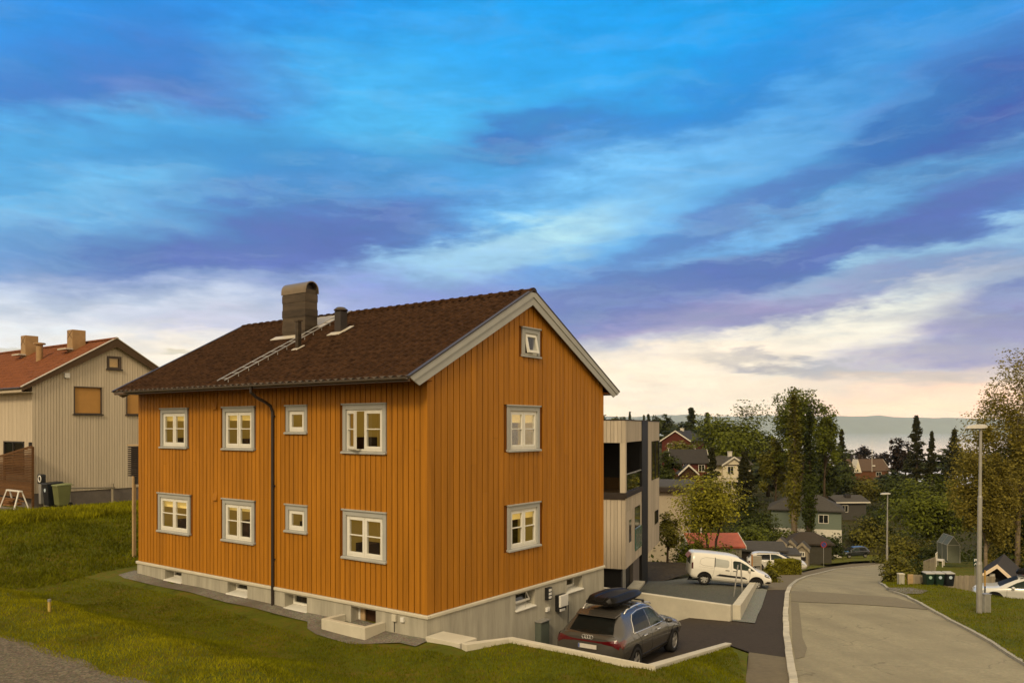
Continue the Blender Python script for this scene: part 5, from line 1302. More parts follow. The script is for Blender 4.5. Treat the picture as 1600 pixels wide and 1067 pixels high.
p = at(1362.5, 722, 246); t = thing('flagpole', 'thin white flagpole rising against the bright water', 'flagpole', tuple(p)); MB().tube([(0, 0, -3), (0, 0, 4), (0, 0, 8)], [.07, .06, .03], 8).build('pole', WTRIM, t); MB().ball((0, 0, 8.05), .09).build('finial', WTRIM, t)
H = house('green_house', 'grey green house with hipped brown roof and white framed window beyond the poplars', 1259, 838, 115, 9.6, 8, 3.9, 1.9, R(-20), GREENW, GROOF, [('f', 2.4, 2.1, 1.2, 1.1), ('l', 2.2, 1.9, .8, 1.4), ('l', 4.6, 1.9, .8, 1.4), ('l', 6.4, 1.9, .9, 1.2)], hip=True, over=.5)
MB().box(-4.84, 4.84, -.04, 8.04, -3, 1.15).build('foundation', WTRIM, H); MB().box(-8.0, -4.9, 2.0, 7.0, 1.2, 1.4).box(-8.0, -7.9, 2, 7, 1.4, 2.3).box(-8, -4.9, 1.9, 2.0, 1.2, 2.3).build('balcony', M('balcony_boards', (.42, .36, .27), .7, .1), H); MB().box(-7.6, -7.4, 2.2, 2.4, -3, 1.2).box(-5.4, -5.2, 2.2, 2.4, -3, 1.2).build('balcony_posts', WTRIM, H)
p = at(1242.5, 829, 112); t = thing('porch_lamp', 'small glowing lamp on the wall of the grey green house', 'lamp', tuple(p)); MB().ball((0, 0, 0), .16).build('globe', M('lamp_glow', (1, .8, .5), .5, emit=(1, .62, .28), estr=2.2), t); MB().box(-.04, .04, 0, 1.6, -.04, .04).build('bracket', BLACK, t)
H = house('flat_house', 'low dark house with grey roof and pale fascia behind the green house', 1331, 803, 165, 6.2, 7, 2.7, .9, R(4), M('dark_boards', (.07, .065, .055), .8, .1), GROOF, [('f', -1.5, .5, 1.2, 1.3)], ridge='x', trim=None, over=.6)
MB().box(-3.7, 3.7, -.66, -.60, 2.35, 2.62).build('fascia', WTRIM, H); MB().box(-.55, .55, 1.5, 2.5, 3.0, 3.95).build('chimney', SLATE, H)
H = house('beige_building', 'plain beige building with a grey roof behind the modern building', 1036, 872, 70, 4.4, 9, 6.3, .25, R(-14), M('beige_render', (.40, .34, .245), .85, .1, var=.06), GROOF, [('r', 2.0, 4.1, 1.2, 1.2), ('r', 5.5, 4.1, 1.2, 1.2), ('r', 2, 1.2, 1.2, 1.2)], ridge='x', trim=None, over=.5)
MB().box(-2.75, 2.75, -.56, -.5, 5.95, 6.3).build('fascia', WOODK, H)
b = MB()
for z in (1.0, 3.3): b.box(2.2, 3.3, 1.5, 6, z, z + .15); b.box(3.22, 3.3, 1.5, 6, z + .9, z + 1.0)
for y in (1.55, 3.6, 5.9): b.box(3.2, 3.3, y - .05, y + .05, -1, 5.2)
b.build('balcony', WTRIM, H)
H = house('garden_shed', 'pale shed with a red metal roof behind the white van', 1120, 872, 64, 4.1, 3.4, .95, .75, R(3), M('shed_grey', (.30, .27, .2), .8, .1), PINKR, ridge='x', over=.25)
Y = 68; H = house('carport', 'low grey carport roof on dark posts above the white estate car', 1190, 888, Y, 3.6, 5, 1.55, .35, R(-10), WOODK, GROOF, ridge='x', trim=None, over=.35, cat='carport')
Y = 67; p = at(1226, 888, Y); t = thing('garage', 'low white garage with a flat roof beside the grey carport', 'garage', tuple(p), R(-14)); MB().box(-1.25, 1.3, 0, 4, -1, 1.12).build('wall', WTRIM, t); MB().box(-1.3, 1.35, -.08, 4, 1.12, 1.22).build('roof', GROOF, t); MB().box(-1.1, -.2, -.03, 0, -.5, .9).build('door', CREAM, t)
for px, py, Y, w, wh, rh, lb in ((1219, 868, 76, 1.0, 1.1, .45, 'small grey playhouse, leftmost of three little gabled huts'), (1235, 868, 78, .8, 1.05, .4, 'small hut with pale roof edge between two other little huts'), (1253.5, 877, 74, 1.0, 1.15, .5, 'grey gabled hut with dark window nearest the footway')):
    H = house('playhouse', lb, px, py, Y, w, 1.6, wh, rh, R(-25), WOODG, GROOF, [('f', 0, .55, .3, .3)], cat='hut', base=.8, over=.15, trim=WOODG); tag(H, group='little gabled huts by the footway'); MB().box(-.32, .32, -.04, 0, .1, .5).build('opening', BLACK, H)
house('brown_garage', 'dark garage with a wide brown hipped roof in front of the green house', 1266, 872, 84, 4.3, 4, 1.6, .95, R(-12), M('garage_dark', (.06, .055, .04), .8, .1), M('garage_roof', (.05, .04, .03), .8, .1), hip=True, cat='garage', over=.3)
Y = 56; p = at(1490, 879, Y); t = thing('greenhouse', 'small glass greenhouse with white frame under the birch', 'greenhouse', tuple(p), R(-8)); b = MB(); gl = MB()
for x in (-.42, .42):
    for y in (0, .9, 1.8): b.bar((x, y, 0), (x, y, 1.25), .04); b.bar((x, y, 1.25), (0, y, 1.85), .04)
for y0, y1 in ((0, 1.8),):
    for x, z in ((-.42, 0.02), (.42, .02), (-.42, 1.25), (.42, 1.25), (0, 1.85)): b.bar((x, y0, z), (x, y1, z), .04)
b.bar((-.42, 0, 1.25), (.42, 0, 1.25), .04); b.bar((-.3, .9, 1.3), (0, 0, 1.8), .02)
for x in (-.42, .42): gl.poly([(x, 0, 0), (x, 1.8, 0), (x, 1.8, 1.25), (x, 0, 1.25)]); gl.poly([(x, 0, 1.25), (x, 1.8, 1.25), (0, 1.8, 1.85), (0, 0, 1.85)])
gl.poly([(-.42, 0, 0), (.42, 0, 0), (.42, 0, 1.25), (0, 0, 1.85), (-.42, 0, 1.25)]); b.build('frame', M('greenhouse_frame', (.34, .33, .27), .5, .3), t); gl.build('glazing', M('greenhouse_glass', (.13, .14, .10), .5, .1), t, fix=False)
Y = 52; p = at(1469, 884, Y); t = thing('garden_bench', 'white slatted garden bench beside the dark shrubs', 'bench', tuple(p), R(55)); MB().box(-.4, .4, -.2, .2, .38, .42).build('seat', WTRIM, t); b = MB()
for i in range(9): b.box(-.4 + i * .095, -.36 + i * .095, .2, .23, .42, .8)
b.box(-.42, .42, .19, .24, .8, .85); b.build('backrest', WTRIM, t)
for x in (-.38, .38):
    for y in (-.18, .18): MB().box(x - .03, x + .03, y - .03, y + .03, 0, .38).build('leg', WTRIM, t)
# the garage with the white gable at right
Y = 45.5; p = at(1566, 916, Y); t = thing('gabled_garage', 'garage with dark open front and white bargeboards at the right edge', 'garage', (p.x, p.y, p.z - .3), R(-36)); b = MB()
W2 = .95; hh = .72
b.box(-W2 - .25, -W2 + .02, 0, 5, -1, hh); b.box(W2, W2 + 1.8, 0, 5, -1, hh); b.box(-W2, W2, 4.5, 5, -1, hh); b.build('wall', BRICK, t)
MB().box(-.72, -.42, -.12, .15, -1, 1.15).build('door_post', WTRIM, t); b = MB()
b.prism([(-1.35, .80), (-.25, 1.80), (-.25, 1.88), (-1.45, .82)], 'y', -.5, 5); b.prism([(.95, .60), (-.25, 1.80), (-.25, 1.88), (1.05, .62)], 'y', -.5, 5); b.build('roof', SLATE, t)
b = MB(); b.prism([(-1.45, .62), (-.25, 1.62), (-.25, 1.89), (-1.5, .84)], 'y', -.56, -.5); b.prism([(1.05, .40), (-.25, 1.62), (-.25, 1.89), (1.10, .64)], 'y', -.56, -.5); b.build('barge_board', M('garage_sunlit_white', (.82, .66, .46), .6), t); t.scale = (.86, .86, .86); MB().poly([(-1.2, .3, .85), (.8, .3, .75), (-.25, .3, 1.75)]).build('gable', WOODK, t, fix=False); MB().box(-.42, .8, .3, .4, -1, .95).build('open_front', BLACK, t)  # white boards tinted warm, sunlight put into their colour


# ------------------------------------------------------------------ street furniture
def lamp(label, px, pyb, pyt, Y, headpx, z=None, H=None):
    p = at(px, pyb, Y); h = (pyb - pyt) / F * Y; s = Y / F
    t = thing('street_lamp', label, 'street lamp', tuple(p), 0, 'street lamps along the road')
    lean = .004 * h; k = .66
    MB().tube([(0, 0, -.3), (0, 0, h * .27)], .105, 14).tube([(0, 0, h * .27), (0, 0, h * .285)], [.105, .085], 14).build('base_tube', STEEL, t, smooth=False)
    MB().tube([(0, 0, h * .26), (lean, 0, h * .62)], .082, 14).tube([(lean, 0, h * .62), (lean, 0, h * .63)], [.082, .062], 14).tube([(lean, 0, h * .62), (lean * 2, 0, h - .06)], [.062, .05], 14).build('pole', STEEL, t, smooth=False)
    L = headpx * s; x1 = lean * 2 + L * .28; x0 = x1 - L
    b = MB(); w = .17
    st = [(x1, .05, h - .10, h - .02), (x1 - L * .2, w, h - .13, h + .03), (x1 - L * .6, w, h - .14, h + .03), (x0 + L * .08, w * .7, h - .14, h - .03), (x0, .05, h - .14, h - .12)]
    b.raw([q for x, ww, a, c in st for q in ((x, -ww, a), (x, ww, a), (x, ww * .75, c), (x, -ww * .75, c))], [(i * 4 + k, i * 4 + (k + 1) % 4, (i + 1) * 4 + (k + 1) % 4, (i + 1) * 4 + k) for i in range(4) for k in range(4)] + [(0, 1, 2, 3), (16, 17, 18, 19)])
    hd = b.build('lamp_head', M('lamp_head_grey', (.50, .48, .42), .4, .4, metal=.2), t, bevel=.01); MB().box(x0 + L * .12, x0 + L * .6, -w * .55, w * .55, h - .165, h - .135).build('lens', GLASSD, hd)


yl = S(1530, 961)[1]
lamp('tall grey street lamp standing on the grass verge at right', 1530, 961, 664, yl, 35)
lamp('street lamp farther down the road among the shrubs', 1386, 884, 770, 81, 16)
p = at(1540.5, 961, yl + .2); t = thing('utility_cabinet', 'grey utility cabinet at the foot of the tall street lamp', 'cabinet', tuple(p), .1)
MB().box(-.13, .13, -.12, .12, -.2, .84).build('cabinet', M('cabinet_grey', (.34, .33, .28), .6, .3, var=.2, vscale=5), t, bevel=.015); MB().box(-.15, .15, -.14, .14, .84, .87).build('cabinet_roof', GALV, t); MB().box(-.11, .11, -.126, -.12, .02, .8).build('door', GALV, t)
p = at(1407.5, 915, S(1407, 915)[1]); t = thing('utility_cabinet', 'pale concrete coloured cabinet beside the clipped evergreen at the road bend', 'cabinet', tuple(p)); MB().box(-.15, .15, -.12, .12, -.1, .62).build('cabinet', CONC, t, bevel=.015); MB().box(-.16, .16, -.14, .13, .62, .69).build('cabinet_roof', CONC_L, t)
p = at(1539, 935, yl + 3.5); t = thing('snow_stake', 'yellow and black snow stake behind the street lamp', 'snow stake', (p.x, p.y, p.z - .2)); MB().tube([(0, 0, 0), (0, 0, .75)], .03, 8).build('lower_pole', BLACK, t); MB().tube([(0, 0, .75), (0, 0, 1.45)], .03, 8).build('upper_pole', M('stake_yellow', (.40, .22, .03), .6), t)
Y = 43.5; p = at(1524, 912, Y); t = thing('direction_sign', 'small dark green sign with white marks behind the street lamp', 'sign', tuple(p)); MB().tube([(0, .03, -.5), (0, .03, 1.42)], .02, 6).build('post', GALV, t); o = MB().box(-.11, .11, -.01, .01, 1.0, 1.42).build('panel', M('sign_green', (.008, .03, .018), .4), t)
MB().box(-.07, .08, -.014, -.011, 1.34, 1.38).box(-.07, -.03, -.014, -.011, 1.24, 1.34).box(-.03, .05, -.014, -.011, 1.28, 1.31).box(.05, .08, -.014, -.011, 1.29, 1.34).prism([(-.08, 1.04), (-.04, 1.04), (0, 1.11), (.04, 1.04), (.08, 1.04), (.01, 1.17), (-.01, 1.17)], 'y', -.014, -.011).build('marks', WPLAST, o)
Y = 78; p = at(1287, 884, Y); t = thing('no_parking_sign', 'round blue no parking sign with red rim on a thin pole', 'road sign', tuple(p)); MB().tube([(0, .03, -.5), (0, .03, 2.4)], .03, 8).build('pole', GALV, t)
o = MB().lathe([(0, -.01), (.31, -.01), (.31, .01), (0, .01)], (0, 0, 2.12), axis='y', n=28).build('disc', M('sign_red', (.30, .03, .02), .4), t); MB().lathe([(0, -.016), (.23, -.016), (.23, -.012)], (0, 0, 2.12), axis='y', n=28).build('blue_field', M('sign_blue', (.02, .07, .24), .4), o, fix=False); MB().bar((-.2, -.02, 2.32), (.2, -.02, 1.92), .05, .008, up=(0, 1, 0)).build('red_bar', MATS['sign_red'], o)
Y = 47.5; p = at(1183, 900, Y); t = thing('mailbox_rack', 'grey slatted mailbox rack with an orange post behind the white van', 'mailbox rack', tuple(p)); b = MB()
for i in range(6): b.box(-.27, .27, -.02, .02, .62 + i * .105, .70 + i * .105)
b.box(-.25, .25, .02, .2, .62, 1.22); b.build('boxes', M('mailbox_grey', (.36, .33, .26), .7, .2), t); MB().box(-.34, -.27, -.03, .05, -.6, 1.3).build('post', M('post_orange', (.35, .16, .04), .7), t); MB().box(.2, .27, .0, .05, -.6, .62).build('post', WOODG, t)
# grey board fence with bins in front
ya = yb + .55; a, c = at(1422, 915, ya), at(1556, 916, ya + 2.0); n = int((c - a).length / .13); t = thing('board_fence', 'low weathered grey board fence behind the three bins', 'fence', tuple(a)); b = MB(); rr = random.Random(5); d = (c - a)
for i in range(n): q = d * (i / n); b.bar(q + Vector((0, 0, -1.2)), q + Vector((0, 0, .60 + rr.uniform(-.02, .02))), .115, .02, up=(0, 1, 0))
b.build('boards', WOODG, t); MB().bar(Vector((0, .05, .45)), d + Vector((0, .05, .45)), .04, .08).build('rail', WOODG, t); MB().box(-.14, .14, -.06, .02, -.3, .63).build('end_post', WOODP, t)
Y = 50; a, c = at(1443, 893, Y - 4), at(1463, 884, Y + 2); t = thing('board_fence', 'short brown board fence running back into the shrubs', 'fence', tuple(a)); b = MB(); d = c - a; n = 22
for i in range(n): q = d * (i / n); b.bar(q + Vector((0, 0, -.3)), q + Vector((0, 0, .62)), .2, .02, up=(1, -.5, 0))
b.build('boards', WOODG, t)
sheet('soil_bank', [at(992, 905, 40).to_2d()[:], S(1092, 905)[:], (13.6, 51), (12, 56), (8.5, 57), (6, 50)], lambda x, y: zs(y) + .02 + .062 * max(0, y - 41) * smooth(4, 8, x), SOIL, .7)

# ------------------------------------------------------------------ trees and shrubs
def leafmat(n, c, c2=None, tr=.25): return M(n, c, .65, .15, var=.22, vscale=.35, island=.38, trans=tr, col2=c2)


L_DARK = leafmat('leaves_dark_green', (.046, .058, .008)); L_MID = leafmat('leaves_mid_green', (.108, .125, .010)); L_YEL = leafmat('leaves_yellow_green', (.205, .19, .012)); L_OLIVE = leafmat('leaves_olive', (.135, .125, .014))
L_PURP = leafmat('leaves_dark_purple', (.028, .018, .012), tr=.15); L_SPR = leafmat('spruce_needles', (.030, .030, .007), tr=.1); L_BIRCH = leafmat('birch_leaves', (.21, .175, .028), tr=.35); L_FAR = leafmat('distant_leaves', (.058, .068, .018))
BARK = M('tree_bark', (.07, .05, .03), .9, .1, var=.3, vscale=6, bump=.4, bscale=20); BARKB = M('pale_bark', (.22, .17, .11), .85, .1, var=.4, vscale=3, stretch=(1, 1, 3))


def quads(name, pts, size, mat, parent, seed, flat=.0, droop=False, ctr=None, ob=.9):
    r = np.random.default_rng(seed); n = len(pts)
    nrm = r.normal(size=(n, 3)); nrm[:, 2] = np.abs(nrm[:, 2]) + flat
    if ctr is not None:
        o = pts - np.array(ctr); o /= np.linalg.norm(o, axis=1)[:, None] + 1e-6; nrm = nrm / np.linalg.norm(nrm, axis=1)[:, None] * .75 + o * ob; nrm[:, 2] += .25
    if 1: nrm /= np.linalg.norm(nrm, axis=1)[:, None]
    t = r.normal(size=(n, 3))
    if droop: t[:, 2] -= 2.0
    t -= nrm * (t * nrm).sum(1)[:, None]; t /= np.linalg.norm(t, axis=1)[:, None]; bt = np.cross(nrm, t)
    s = size * r.uniform(.6, 1.3, n)[:, None]; w = r.uniform(.45, .75, n)[:, None]
    v = np.stack([pts + t * s * .5, pts + bt * s * w * .5 + nrm * s * .06, pts - t * s * .5, pts - bt * s * w * .5 - nrm * s * .06], 1).reshape(-1, 3)
    me = bpy.data.meshes.new(name); me.vertices.add(4 * n); me.vertices.foreach_set('co', v.ravel()); me.loops.add(4 * n); me.loops.foreach_set('vertex_index', np.arange(4 * n)); me.polygons.add(n); me.polygons.foreach_set('loop_start', np.arange(n) * 4); me.polygons.foreach_set('loop_total', np.full(n, 4)); me.update(calc_edges=True); me.materials.append(mat)
    o = bpy.data.objects.new(name, me); COL.objects.link(o); o.parent = parent
    return o


def crown(kind, h, w, cb, n, r):
    """leaf positions and clump centres for a crown of height h, width w, starting at cb*h"""
    H = h * (1 - cb); a = w / 2
    if kind in ('round', 'birch', 'bush'):
        k = min(48, max(34, int(n / 130))) if kind != 'birch' else min(120, max(60, int(n / 120)))
        d = r.normal(size=(k, 3)); d /= np.linalg.norm(d, axis=1)[:, None]
        lump = 1 + .22 * np.sin(d[:, 0] * 3.1 + r.uniform(0, 6)) * np.cos(d[:, 2] * 3.7 + r.uniform(0, 6)) + .16 * np.sin(d[:, 1] * 5 + r.uniform(0, 6))
        rad = np.minimum(1.08, r.uniform(.02, 1, k) ** (.5 if kind != 'birch' else .6) * lump * .88)
        c = d * rad[:, None] * np.array([a, a, H * .5]); c[:, 2] += h * cb + H * .5
        if kind == 'bush': c[:, 2] = np.abs(c[:, 2] - h * .28) * (1.15 if 1 else 1) + .05 * h
        cr = a * (.22 if kind != 'birch' else .115) * r.uniform(.7, 1.35, k)
        i = r.integers(0, k, n); off = np.clip(r.normal(size=(n, 3)), -1.5, 1.5) * cr[i][:, None] * np.array([1, 1, .75 if kind != 'birch' else 1.25])
        p = c[i] + off
        if kind == 'birch': p[:, 2] -= np.abs(r.normal(size=n)) * H * .012
        p[:, 2] = np.maximum(p[:, 2], h * cb * .75 if kind != 'bush' else .02 * h)
        return p, c
    if kind == 'poplar':
        k = max(20, int(n / 35)); t = r.uniform(0, 1, k); prof = np.clip(np.minimum(t * 5, (1 - t) * 3.2 + .12), .12, 1) * r.uniform(.4, 1.15, k); an = r.uniform(0, 6.28, k)
        c = np.stack([np.cos(an) * a * .72 * prof, np.sin(an) * a * .72 * prof, h * cb + H * t], 1)
        i = r.integers(0, k, n); p = c[i] + r.normal(size=(n, 3)) * np.array([a * .20, a * .20, a * .6]); return p, c
    if kind == 'spruce':
        m = max(9, min(15, int(h * 1.5))); a *= 1.3; P = []; C = []
        per = max(6, int(n / (m * 9)))
        for j in range(m):
            for q in range(9):
                t = min(.985, (j + r.uniform(0, 1.0)) / m); z = h * cb + H * t; L = (a * (1 - t) ** .85 + .03 * a) * r.uniform(.6, 1.12)
                an = r.uniform(0, 6.28); l = L * r.uniform(.5, 1.08); u = r.uniform(0.05, 1, per) ** .7
                dz = -.28 * l * u + .20 * l * u ** 3
                P.append(np.stack([np.cos(an) * l * u, np.sin(an) * l * u, z + dz], 1) + r.normal(size=(per, 3)) * (.035 * a + .02))
                C.append((math.cos(an) * l, math.sin(an) * l, z - .1 * l))
        return np.concatenate(P), np.array(C)
    if kind == 'hedge':
        p = r.uniform(-1, 1, size=(n, 3)); f = r.integers(0, 3, n); s = r.choice([-1, 1], n); p[np.arange(n), f] = s * r.uniform(.9, 1.03, n)
        return p, p[:6]


def tree(name, label, kind, px, pyb, pyt, wpx, Y, mat, seed=0, cb=.25, dens=1., cat='tree', group=None, bark=None, leaf=None, trunks=1, lean=0., depth=None, flat=.0):
    r = np.random.default_rng(seed * 7 + 11); p0 = at(px, pyb, Y); h = (pyb - pyt) / F * Y; w = wpx / F * Y
    t = thing(name, label, cat, tuple(p0), 0, group)
    lf = leaf or max(.09, 2.5 / 789 * Y * ({'birch': 1.05, 'spruce': .75}.get(kind, 1.1))); area = (h * (1 - cb)) * w / (lf * lf * .36)
    n = int(min(34000, max(900, area * (5.6 if kind != 'spruce' else 8) * dens)))
    p, c = crown(kind, h, w, cb, n, r)
    if depth: p[:, 1] *= depth; c[:, 1] *= depth
    if kind != 'bush':
        b = MB(); tr = max(.03, .018 * h) * ((1.1 if kind != 'birch' else .6) if trunks == 1 else .75)
        for k in range(trunks):
            a = 2 * math.pi * k / trunks + .5; s = 0 if trunks == 1 else .10 * w
            top = h * (.97 if kind in ('spruce', 'poplar') else .72)
            b.tube([(math.cos(a) * s * .5, math.sin(a) * s * .5, -1.2), (math.cos(a) * s * .7, math.sin(a) * s * .7, h * .18), (math.cos(a) * s * 1.6 + .01 * h, math.sin(a) * s * 1.6, h * .45), (math.cos(a) * s * 2.3 - lean * h, math.sin(a) * s * 2.3, top)], [tr * 1.25, tr, tr * .65, tr * .14], 8)
        if kind in ('round', 'birch'):
            for q in c[r.choice(len(c), min(len(c), 14 if kind == 'round' else 8), replace=False)]:
                z = min(max(h * .16, q[2] * .55), h * .5); b.tube([(0, 0, z), (q[0] * .45, q[1] * .45, z + (q[2] - z) * .6), tuple(q)], [tr * .5, tr * .3, tr * .08], 5)
        b.build('trunk', bark or BARK, t, smooth=True)
    quads('crown' if kind != 'bush' else 'foliage', p, lf, mat, t, seed, flat, droop=False, ctr=(0, 0, h * (.45 + .4 * cb) if kind != 'bush' else h * .1) if kind != 'spruce' else None, ob=.25 if kind == 'birch' else .8)
    if kind == 'bush':
        b = MB()
        for k in range(6): q = c[r.integers(0, len(c))]; b.tube([(q[0] * .1, q[1] * .1, -.3), (q[0] * .6, q[1] * .6, q[2] * .7)], [.03, .012], 5)
        b.build('stems', BARK, t)
    return t


# big ones one can tell apart
tree('broadleaf_tree', 'large rounded green broadleaf tree rising left of the tall poplars', 'round', 1148, 752, 628, 108, 150, L_MID, 1, .12, 1.2)
tree('deciduous_tree', 'tall open crowned tree, highest of the group above the poplars', 'birch', 1246, 790, 592, 98, 122, L_MID, 2, .30, 1.0, trunks=2)
tree('deciduous_tree', 'thin crowned tree leaning right over the fjord beside the tallest tree', 'birch', 1288, 790, 624, 62, 124, L_MID, 3, .25, .9)
tree('poplar_tree', 'slim columnar poplar with a bare forked trunk, left of the pair', 'poplar', 1241, 838, 622, 27, 100, L_OLIVE, 4, .12, 1.1, bark=BARKB)
tree('poplar_tree', 'dark columnar poplar reaching to the ground, right of the pair', 'poplar', 1264, 852, 640, 25, 99, L_DARK, 5, .08, 1.3)
tree('broadleaf_tree', 'yellowish tree crown hanging low between the round tree and the poplars', 'birch', 1212, 800, 672, 62, 128, L_OLIVE, 6, .15, 1.1)
tree('broadleaf_tree', 'dark bushy tree behind the tallest tree and left of the small spruce', 'round', 1292, 790, 690, 50, 150, L_DARK, 7, .05, 1.2)
tree('spruce_tree', 'small pointed spruce against the water beside the brown house', 'spruce', 1315, 752, 671, 26, 200, L_SPR, 8, .02, 1.3)
tree('spruce_tree', 'tall open spruce with wide tiers standing out against the fjord', 'spruce', 1432, 752, 650, 40, 160, L_SPR, 9, .05, .8)
tree('spruce_tree', 'dense narrow spruce right of the tall open spruce', 'spruce', 1456, 755, 675, 23, 158, L_SPR, 10, .02, 1.5)
tree('pine_tree', 'pale tiered conifer beside the street lamp head', 'spruce', 1491, 752, 671, 42, 150, L_SPR, 11, .03, .7)
tree('purple_tree', 'round dark purple tree behind the brown house', 'round', 1350, 735, 695, 30, 290, L_PURP, 12, .05, 1.3)
tree('purple_tree', 'low wide dark purple tree right of the flagpole', 'round', 1377, 735, 706, 36, 285, L_PURP, 13, .05, 1.3)
tree('purple_tree', 'spiky topped dark purple tree left of the tall open spruce', 'birch', 1403, 752, 683, 38, 190, L_PURP, 14, .1, 1.5)
tree('broadleaf_tree', 'broad light green rounded tree behind the clipped evergreen', 'round', 1450, 858, 735, 122, 92, L_MID, 15, .06, 1.3, flat=.6)
tree('birch_tree', 'big weeping birch filling the right edge behind the street lamp', 'birch', 1590, 905, 558, 172, 60, L_BIRCH, 16, .10, 1.5, bark=BARKB)
tree('birch_tree', 'drooping yellowish birch branches hanging over the greenhouse', 'birch', 1540, 905, 668, 92, 53, L_BIRCH, 17, .14, 1.5, bark=BARKB)
tree('broadleaf_tree', 'dark tree under the weeping birch at the right edge', 'round', 1585, 905, 715, 110, 68, L_DARK, 18, .05, 1.4)
tree('shrub', 'olive shrubs under the light green tree beside the far street lamp', 'bush', 1420, 886, 815, 88, 86, L_OLIVE, 19, 0, 1.3, cat='shrub', depth=.7)
tree('shrub', 'dark shrub behind the grey board fence', 'bush', 1462, 893, 838, 56, 62, L_DARK, 20, 0, 1.4, cat='shrub')
tree('evergreen_shrub', 'spreading evergreen shrub at the road bend by the pale cabinet', 'bush', 1404, 915, 858, 58, 46, L_OLIVE, 21, 0, 1.5, cat='shrub')
tree('evergreen_shrub', 'dark low evergreen shrub right behind the pale cabinet', 'bush', 1426, 912, 868, 46, 48, L_DARK, 22, 0, 1.5, cat='shrub')
tree('garden_tree', 'yellow green many stemmed garden tree above the red shed roof', 'round', 1112, 868, 738, 134, 60, L_YEL, 23, .28, .95, trunks=4, flat=.8)
tree('garden_tree', 'small round tree at the right corner of the modern building', 'round', 1043, 880, 792, 40, 56, L_OLIVE, 24, .2, 1.2)
tree('spruce_tree', 'dark spruce between the dark red house and the cream villa', 'spruce', 1112, 790, 700, 42, 118, L_SPR, 25, .02, 1.8)
tree('spruce_tree', 'dark spruce right of the cream villa', 'spruce', 1163, 800, 708, 56, 116, L_SPR, 26, .02, 1.8)
tree('broadleaf_tree', 'dark narrow tree between the modern building and the dark red house', 'round', 1044, 775, 698, 40, 112, L_DARK, 27, .08, 1.4)
tree('broadleaf_tree', 'olive bush growing before the red house with white bargeboards', 'round', 1066, 745, 684, 56, 165, L_OLIVE, 28, .05, 1.2)
tree('shrub', 'dark green shrub right of the yellow green garden tree', 'bush', 1180, 848, 775, 76, 92, L_DARK, 29, 0, 1.5, cat='shrub')
tree('shrub', 'green shrub behind the grey carport roof', 'bush', 1172, 862, 815, 70, 80, L_MID, 30, 0, 1.4, cat='shrub')
tree('shrub', 'low shrub at the foot of the poplars', 'bush', 1226, 862, 822, 44, 88, L_MID, 31, 0, 1.3, cat='shrub')
tree('shrub', 'dark rounded shrub before the corner of the grey green house', 'bush', 1300, 866, 826, 40, 104, L_DARK, 32, 0, 1.5, cat='shrub')
tree('shrub', 'olive shrub between the low dark house and the far street lamp', 'bush', 1350, 852, 800, 56, 128, L_OLIVE, 33, 0, 1.3, cat='shrub')
tree('shrub', 'dark shrub in front of the low dark house', 'bush', 1372, 848, 782, 44, 130, L_DARK, 34, 0, 1.3, cat='shrub')
tree('broadleaf_tree', 'dark tree above the low dark house, left of the brown house', 'round', 1310, 775, 722, 60, 180, L_DARK, 35, .05, 1.4)
tree('broadleaf_tree', 'olive tree below the brown house with the white dormer', 'round', 1352, 785, 742, 64, 185, L_OLIVE, 36, .05, 1.3)
tree('broadleaf_tree', 'dark tree right of the brown house with the white dormer', 'round', 1402, 790, 735, 58, 175, L_DARK, 37, .05, 1.4)
tree('rounded_shrub', 'rounded yellow green garden shrub at the nose of the white van', 'bush', 1205, 902, 871, 25, 50, L_YEL, 38, 0, 1.5, cat='shrub')
tree('flowering_shrub', 'low pinkish flowering shrub right of the white van bumper', 'bush', 1207, 910, 888, 24, 46.5, L_OLIVE, 39, 0, 1.5, cat='shrub')
tree('shrub', 'green shrub between beige building and white van', 'bush', 1072, 878, 838, 46, 58, L_MID, 40, 0, 1.4, cat='shrub')
tree('shrub', 'small olive shrub left of the red shed roof behind the van', 'bush', 1090, 882, 828, 46, 59, L_OLIVE, 44, 0, 1.4, cat='shrub')
tree('shrub', 'shrub growing before the shed wall behind the white van', 'bush', 1128, 884, 850, 58, 58, L_MID, 41, 0, 1.3, cat='shrub')
Y = 57; p = at(1235, 898, Y); t = thing('clipped_hedge', 'long clipped hedge between the footway and the white garage', 'hedge', tuple(p), R(18)); r = np.random.default_rng(5)
q, _ = crown('hedge', 1, 1, 0, 7000, r); q = q * np.array([.80, .5, .52]) + np.array([0, .3, .52]) + r.normal(size=q.shape) * .025; quads('foliage', q, .11, L_YEL, t, 6); MB().box(-.72, .72, -.12, .72, -.4, .95).build('inner_twigs', M('hedge_twigs', (.03, .028, .008), .9, .05), t)
